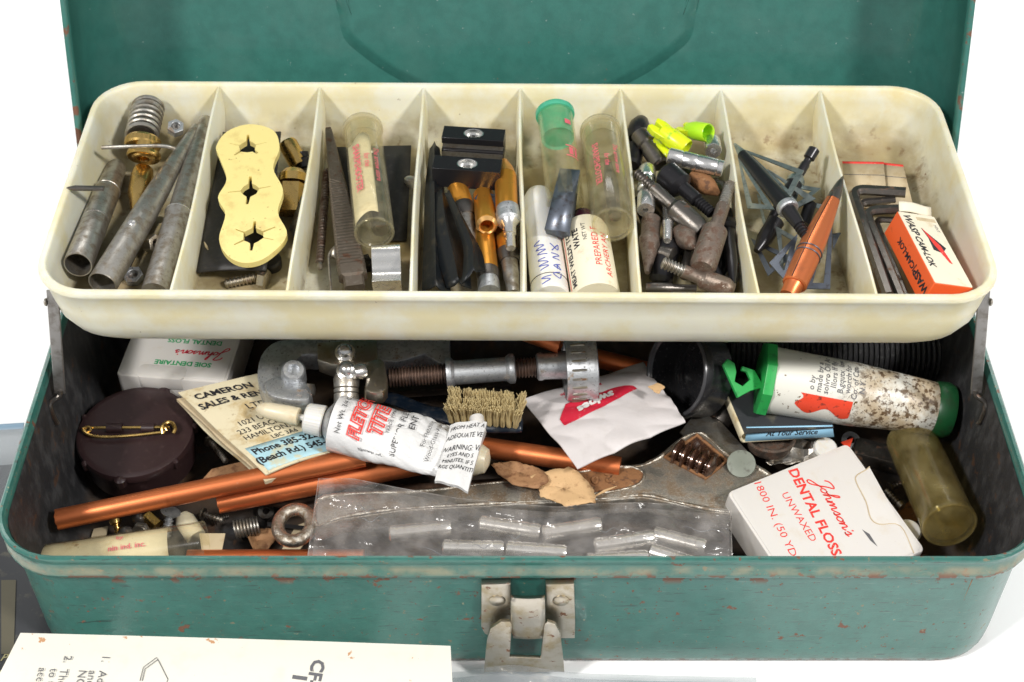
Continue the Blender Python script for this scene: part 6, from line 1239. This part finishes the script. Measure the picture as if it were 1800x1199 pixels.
for lab, px, r in (('dark round-headed screw left of the hex-headed screw', (222, 940), 0.36), ('dark round-headed screw just under the copper shaft', (245, 912), 0.3)):
    t = T('dark_screw', lab, 'screw', P(*px, 0.9), 'dark screws on the box floor'); a = P(*px, 1.2); t.spin('head', a, a+V((0.1, -0.18, 0.24)), [(0, 0), (r, 0), (r*0.9, 0.5), (r*0.5, 0.9), (0, 1)], m_dsteel); t.spin('shank', a+V((-0.2, 0.5, -0.6)), a, [(0, 0), (0.13, 0.05), (0.14, 1), (0, 1)], m_dsteel)
def scrap(lab, px, z, mt, name='paper_scrap', cat='paper scrap', th=0.04):
    t = T(name, lab, cat, P(*px[0], z), 'scraps on the box floor' if name == 'paper_scrap' else None); polyplate(t, 'scrap', px, z, th, mt, 0)
scrap('pale paper scrap under the left end of the clear tube', [(155, 960), (165, 930), (190, 925), (182, 965)], 0.5, m_tanpaper)
scrap('cream paper scrap seen through the wrench ring', [(490, 975), (520, 925), (545, 915), (548, 940), (520, 975)], 0.5, m_tanpaper)
scrap('brown leaf-like scrap under the matchbook', [(350, 850), (372, 825), (440, 808), (470, 815), (430, 845)], 2.0, m_bark)
scrap('thin dark strip across the wrench ring', [(470, 918), (545, 926), (545, 932), (470, 925)], 0.9, m_rubber)
scrap('orange rusty scrap between the floss box and the amber vial', [(1570, 905), (1600, 880), (1625, 905), (1600, 925)], 0.6, m_rust)
scrap('small brown triangle scrap below the green-capped tube', [(1478, 778), (1500, 770), (1492, 792)], 1.5, m_redpatch)

# ---- hardware on the right
t = T('glass_disc', 'dull grey-green disc between the wrench head and the large floss box', 'disc', P(1305, 813, 3.2)); t.spin('disc', P(1303, 818, 3.0), P(1303, 815, 3.25), [(0, 0), (0.55, 0), (0.6, 0.3), (0.58, 0.9), (0.4, 1), (0, 1)], m_glassdisc)
t = T('rusted_tin_lid', 'rusted metal cup behind the large floss box, below the blue matchbook', 'metal cup', P(1350, 790, 2.4)); c = P(1352, 786, 2.0); g = G(); g.lathe([(0.001, 0.2), (0.85, 0.2), (0.95, 0.55), (1.05, 0.6), (1.08, 0.5), (0.9, 0), (0.001, 0)], 36, Matrix.Translation(c) @ Matrix.Rotation(math.radians(-12), 4, 'X')); t.g('cup', g, m_rsteel)
t = T('steel_bracket', 'grey steel plate under the wrench head, left of the blue matchbook', 'steel plate', P(1250, 760, 2.2)); polyplate(t, 'plate', [(1195, 760), (1225, 722), (1262, 735), (1320, 800), (1340, 850), (1270, 830)], 2.3, 0.15, m_steel, 0.03)
t = T('metal_cone', 'dull metal cone in the shade under the black cap', 'metal cone', P(1270, 700, 2.2)); t.spin('cone', P(1262, 745, 2.0), P(1290, 700, 2.6), [(0, 0), (0.5, 0.05), (0.6, 0.5), (0.3, 1), (0, 1)], m_dsteel)
t = T('steel_screw', 'small steel screw lying between the floss box and the amber vial', 'screw', P(1575, 880, 1.0)); t.thread('threaded_shank', P(1556, 862, 1.4), P(1582, 888, 1.2), 0.13, m_steel); t.spin('head', P(1580, 886, 1.2), P(1586, 892, 1.2), [(0, 0), (0.2, 0), (0.18, 1), (0, 1)], m_steel)
for lab, px, z in (('milky round disc behind the lower right corner of the large floss box', (1596, 936), 2.2), ('milky round disc half hidden behind the top of the large floss box', (1450, 790), 2.0)):
    t = T('milky_disc', lab, 'disc', P(*px, z), 'milky discs'); t.spin('disc', P(*px, z), P(*px, z)+V((0, -0.05, 0.2)), [(0, 0), (0.5, 0), (0.52, 0.5), (0.45, 1), (0, 1)], m_cap_w)
t = T('metal_washer', 'small bright washer against the right wall near the amber vial', 'washer', P(1700, 980, 2)) if False else None
t = T('grey_block', 'dark grey metal block lying behind the amber vial', 'metal block', P(1540, 800, 1)); g = G(); g.prism(rrect(-1.2, -0.5, 1.2, 0.5, 0.1, 2), 0, 0.7, 0.05, at(P(1545, 812, 0.4), -20)); t.g('block', g, m_dsteel)
t = T('flat_dark_bar', 'flat dark steel bar on the floor under the cutter spindle', 'steel bar', P(800, 700, 1)); g = G(); g.prism(rrect(-3.5, -0.6, 3.5, 0.6, 0.1, 2), 0, 0.4, 0.05, at(P(760, 680, 1.2), 5)); t.g('bar', g, m_dsteel)
t = T('leather_scrap', 'dark brown leather scrap under the glue tube and the wrench', 'leather scrap', P(600, 880, 1)); polyplate(t, 'scrap', [(420, 870), (560, 830), (700, 850), (1000, 830), (1090, 830), (1060, 870), (800, 900), (600, 900)], 1.6, 0.3, mat('dark_brown_leather', (0.045, 0.025, 0.016), 0.6, 0, [((0.09, 0.05, 0.03), 3, 0.5, 0.7, {})], bump=(6, 0.4)), 0.1, k=3)

# ================================================================== on the table
t = T('instruction_card', 'white rust-spotted instruction card with sideways black print in front of the box', 'card', P(400, 1160, 0))
q = [P(-60, 1300, 4.2), P(800, 1300, 4.2), P(792, 1136, 4.7), P(36, 1113, 4.9)]
cc, f5, n5 = slab(t, 'card', q, 0.08, m_paper, bend=lambda u, v: V((0, 0, 0.05*math.sin(u*3))), nu=14, nv=4)
t.o.location.z = t.o.location.z
Mq = flat(q[3], q[2], q[0])
def cw(s, p0, size, bold, mt=i_grey, ang=-90, sx=1.0):
    c = onplane(Mq, *p0); g = G(); vs, fs = text_mesh(s, bold, 0, 1.0); x0 = min(v[0] for v in vs); dn = (onplane(Mq, p0[0]-14, p0[1]+60)-c).normalized(); tp = V((-dn.y, dn.x))
    if tp.dot(onplane(Mq, p0[0]+50, p0[1])-c) < 0: tp = -tp
    out = []
    for x, y in vs:
        p = c+dn*(x-x0)*size*sx+tp*y*size; w3 = Mq @ V((p.x, p.y, 0)); out.append(w3+n5*(0.03+0.06))
    g.add(out, fs); t.g('lettering', g, mt, sm=0)
cw('1.', (187, 1157), 0.40, 0.0); cw('Add the', (182, 1181), 0.40, 0.0); cw('and wait', (164, 1181), 0.40, 0.0); cw('NOTE:', (146, 1181), 0.40, 0.0)
cw('2.', (121, 1155), 0.40, 0.0); cw('The unit', (114, 1178), 0.40, 0.0); cw('to the box', (96, 1177), 0.40, 0.0); cw('accept', (76, 1176), 0.40, 0.0)
cw('CF-II', (560, 1162), 0.66, 0.035); cw('I', (527, 1190), 0.66, 0.06)
g = G(); L3 = [onplane(Mq, *p) for p in ((247, 1199), (253, 1175), (276, 1158), (281, 1166), (296, 1196), (293, 1205))]; g.tube([Mq @ V((p.x, p.y, 0.09)) for p in L3], 0.012, 4); t.g('line_drawing', g, i_grey)
L3 = [onplane(Mq, *p) for p in ((251, 1199), (256, 1178), (279, 1161))]; g = G(); g.tube([Mq @ V((p.x, p.y, 0.09)) for p in L3], 0.012, 4); t.g('line_drawing', g, i_grey)
t = T('black_packet', 'black printed packet with gold lettering beside the left end of the box', 'packet', P(20, 1000, 0.6))
polyplate(t, 'packet', [(-160, 830), (30, 815), (60, 960), (150, 1180), (150, 1260), (-160, 1260)], 0.55, 0.5, m_darkcard, 0.06)
polyplate(t, 'clear_side_strip', [(2, 1020), (28, 1020), (24, 1150), (2, 1150)], 0.6, 0.02, mat('olive_print', (0.10, 0.09, 0.06), 0.5), 0)
Mq2 = at(P(20, 1100, 0.57))
for s, p, sz in (('7/16', (22, 1140), 0.4), ('Po', (12, 1157), 0.45), ('sh.', (8, 1182), 0.5)):
    c = onplane(Mq2, *p); g = G(); write(g, s, lambda u, v: Mq2 @ V((c.x+u, c.y+v, 0.012)), (0, 0), sz, 0, 0.01, 0.3); t.g('lettering', g, i_gold, sm=0)
t = T('grey_plastic_sleeve', 'clear grey-blue plastic sleeve over the black packet at the far left', 'plastic sleeve', P(20, 800, 1)); q = [P(-160, 900, 0.9), P(22, 905, 0.9), P(42, 750, 0.9), P(-160, 762, 0.9)]
slab(t, 'sleeve', q, 0.04, m_film2, bend=lambda u, v: V((0, 0, 0.1*math.sin(v*6))))
g = G(); g.tube([q[3]+V((0, 0, 0.05)), q[2]+V((0, 0, 0.05))], 0.18, 8, flat=0.4); t.g('seal_bar', g, mat('blue_seal', (0.26, 0.38, 0.50), 0.4))
t = T('table_bag', 'crumpled clear plastic bag on the table in front of the latch', 'plastic bag', P(950, 1190, 1)); g = G()
def tb(u, v):
    x = 770+560*u; yt = 1180-11*math.exp(-((x-900)/70)**2)+0.035*abs(x-900)-0.00002*(x-900)**2; y = 1290+(yt-1290)*v
    return P(x, y, 1.1+0.9*math.exp(-((x-880)/120)**2)*(0.4+v*0.6)+0.35*noise.noise(V((u*9, v*4, 1))))
g.grid(tb, 50, 16); t.g('film', g, m_film2, sm=80)
g = G(); g.grid(lambda u, v: tb(u, v)-V((0, 0, 0.4)), 30, 10); t.g('under_film', g, m_film2, sm=80)
# ---- more small hardware lying in the gaps on the floor
def screwt(lab, a, b, z, r, mt, head=2.0):
    t = T('loose_screw', lab, 'screw', P(*a, z), 'loose screws on the box floor'); A, B = P(*a, z), P(*b, z); t.thread('threaded_shank', A.lerp(B, 0.14), B, r, mt)
    t.spin('head', A, A.lerp(B, 0.16), [(0, 0), (r*head*0.6, 0.1), (r*head, 0.6), (r*head, 1), (0, 1)], mt)
screwt('grey screw in the gap between the two copper shafts on the left', (352, 902), (392, 915), 1.0, 0.13, m_steel)
screwt('dark screw between the coil spring and the off-white plug', (375, 915), (402, 908), 0.6, 0.12, m_dsteel)
screwt('steel screw lying under the blue matchbook near the green-capped tube', (1475, 800), (1520, 785), 0.9, 0.14, m_steel)
screwt('short steel screw below the amber vial, against the floss box', (1560, 860), (1590, 848), 0.8, 0.12, m_dsteel)
screwt('rusty screw left of the maroon case, on the floor', (95, 880), (120, 905), 0.8, 0.14, m_rsteel)
screwt('long grey screw between the maroon case and the matchbook', (365, 770), (398, 812), 1.2, 0.14, m_steel)
screwt('brass-coloured screw behind the wrench head', (1345, 735), (1300, 720), 1.6, 0.13, m_brass)
for lab, px, z, r, mt in (('small steel washer on the floor right of the coil spring', (468, 900), 0.5, 0.34, m_steel), ('dark steel washer on the floor under the end of the long copper shaft', (140, 900), 0.5, 0.4, m_dsteel), ('rusty washer between the floss box and the right wall', (1640, 860), 0.5, 0.42, m_rsteel), ('grey washer in the gap behind the large floss box', (1495, 775), 1.0, 0.4, m_alum_d)):
    t = T('washer', lab, 'washer', P(*px, z), 'washers on the box floor'); g = G(); g.lathe([(r*0.45, 0), (r, 0), (r, 0.08), (r*0.45, 0.08), (r*0.45, 0)], 24, at(P(*px, z)) @ Matrix.Rotation(0.3, 4, 'X'), cap=False); t.g('ring', g, mt)
hexnut(402, 862, 1.2, 0.36, m_dsteel, 'dark hex nut in the shade between the copper shafts', (0.3, -0.6, 1))
hexnut(1700, 900, 0.6, 0.36, m_rsteel, 'rusty hex nut against the right wall of the box', (-0.3, -0.4, 1))
t = T('crumpled_foil', 'grey scrap of foil behind the large floss box', 'foil scrap', P(1400, 810, 1.6)); g = G(); c = P(1395, 800, 1.4)
g.grid(lambda u, v: c+V((-1.3+2.6*u, -0.7+1.4*v, 0.7*noise.noise(V((u*4, v*4, 1)))+0.3)), 14, 10); t.g('foil', g, m_steel, solid=0.02, sm=15)
t = T('brown_leaf_scrap', 'crisp brown leaf scrap on the floor between the wrench ring and the spring', 'leaf scrap', P(470, 950, 0.5)); g = G(); c = P(462, 950, 0.5)
g.grid(lambda u, v: c+V(((u-0.5)*1.2*(1-abs(v-0.5)), (v-0.5)*1.1, 0.25*noise.noise(V((u*3, v*3, 2)))+0.1)), 10, 8); t.g('leaf', g, m_bark, solid=0.02)

PILE = [('dark threaded stub leaning on the fifth divider', (1122, 350), (1150, 412), 10.4), ('dark pin lying between the grey blunt point and the front thread', (1150, 440), (1186, 452), 10.7), ('dark short point under the rusty standing point', (1240, 440), (1262, 500), 10.3),
        ('dark short point between the silver sleeve and the sixth divider', (1256, 318), (1286, 350), 10.5), ('dark short point behind the black collared point', (1160, 320), (1196, 300), 10.6), ('dark threaded stub at the front right corner of the pile', (1296, 470), (1272, 512), 10.3)]
for lab, a, b, z in PILE:
    pt(lab, P(*a, z), P(*b, z+0.1), 0, [(0.16, 0), (0.2, 0.3), (0.3, 0.34), (0.34, 0.9), (0.2, 1)], m_black_ox if len(lab) % 2 else m_dsteel, (0, 0.32, 0.2))
t = T('metal_triangle', 'loose grey-green open blade lying flat behind the copper broadhead', 'blade', P(1380, 420, 10.2), 'loose blades in the seventh compartment')
broadhead_blade(t, [(1320, 420), (1392, 452), (1350, 486)], [10.1, 10.4, 10.0], m_bladed, w=0.22)
t = T('metal_triangle', 'small grey-green blade standing by the tan cards divider', 'blade', P(1425, 400, 10.6), 'loose blades in the seventh compartment')
broadhead_blade(t, [(1410, 352), (1452, 362), (1424, 410)], [10.8, 11.0, 10.4], m_bladeg, w=0.2)
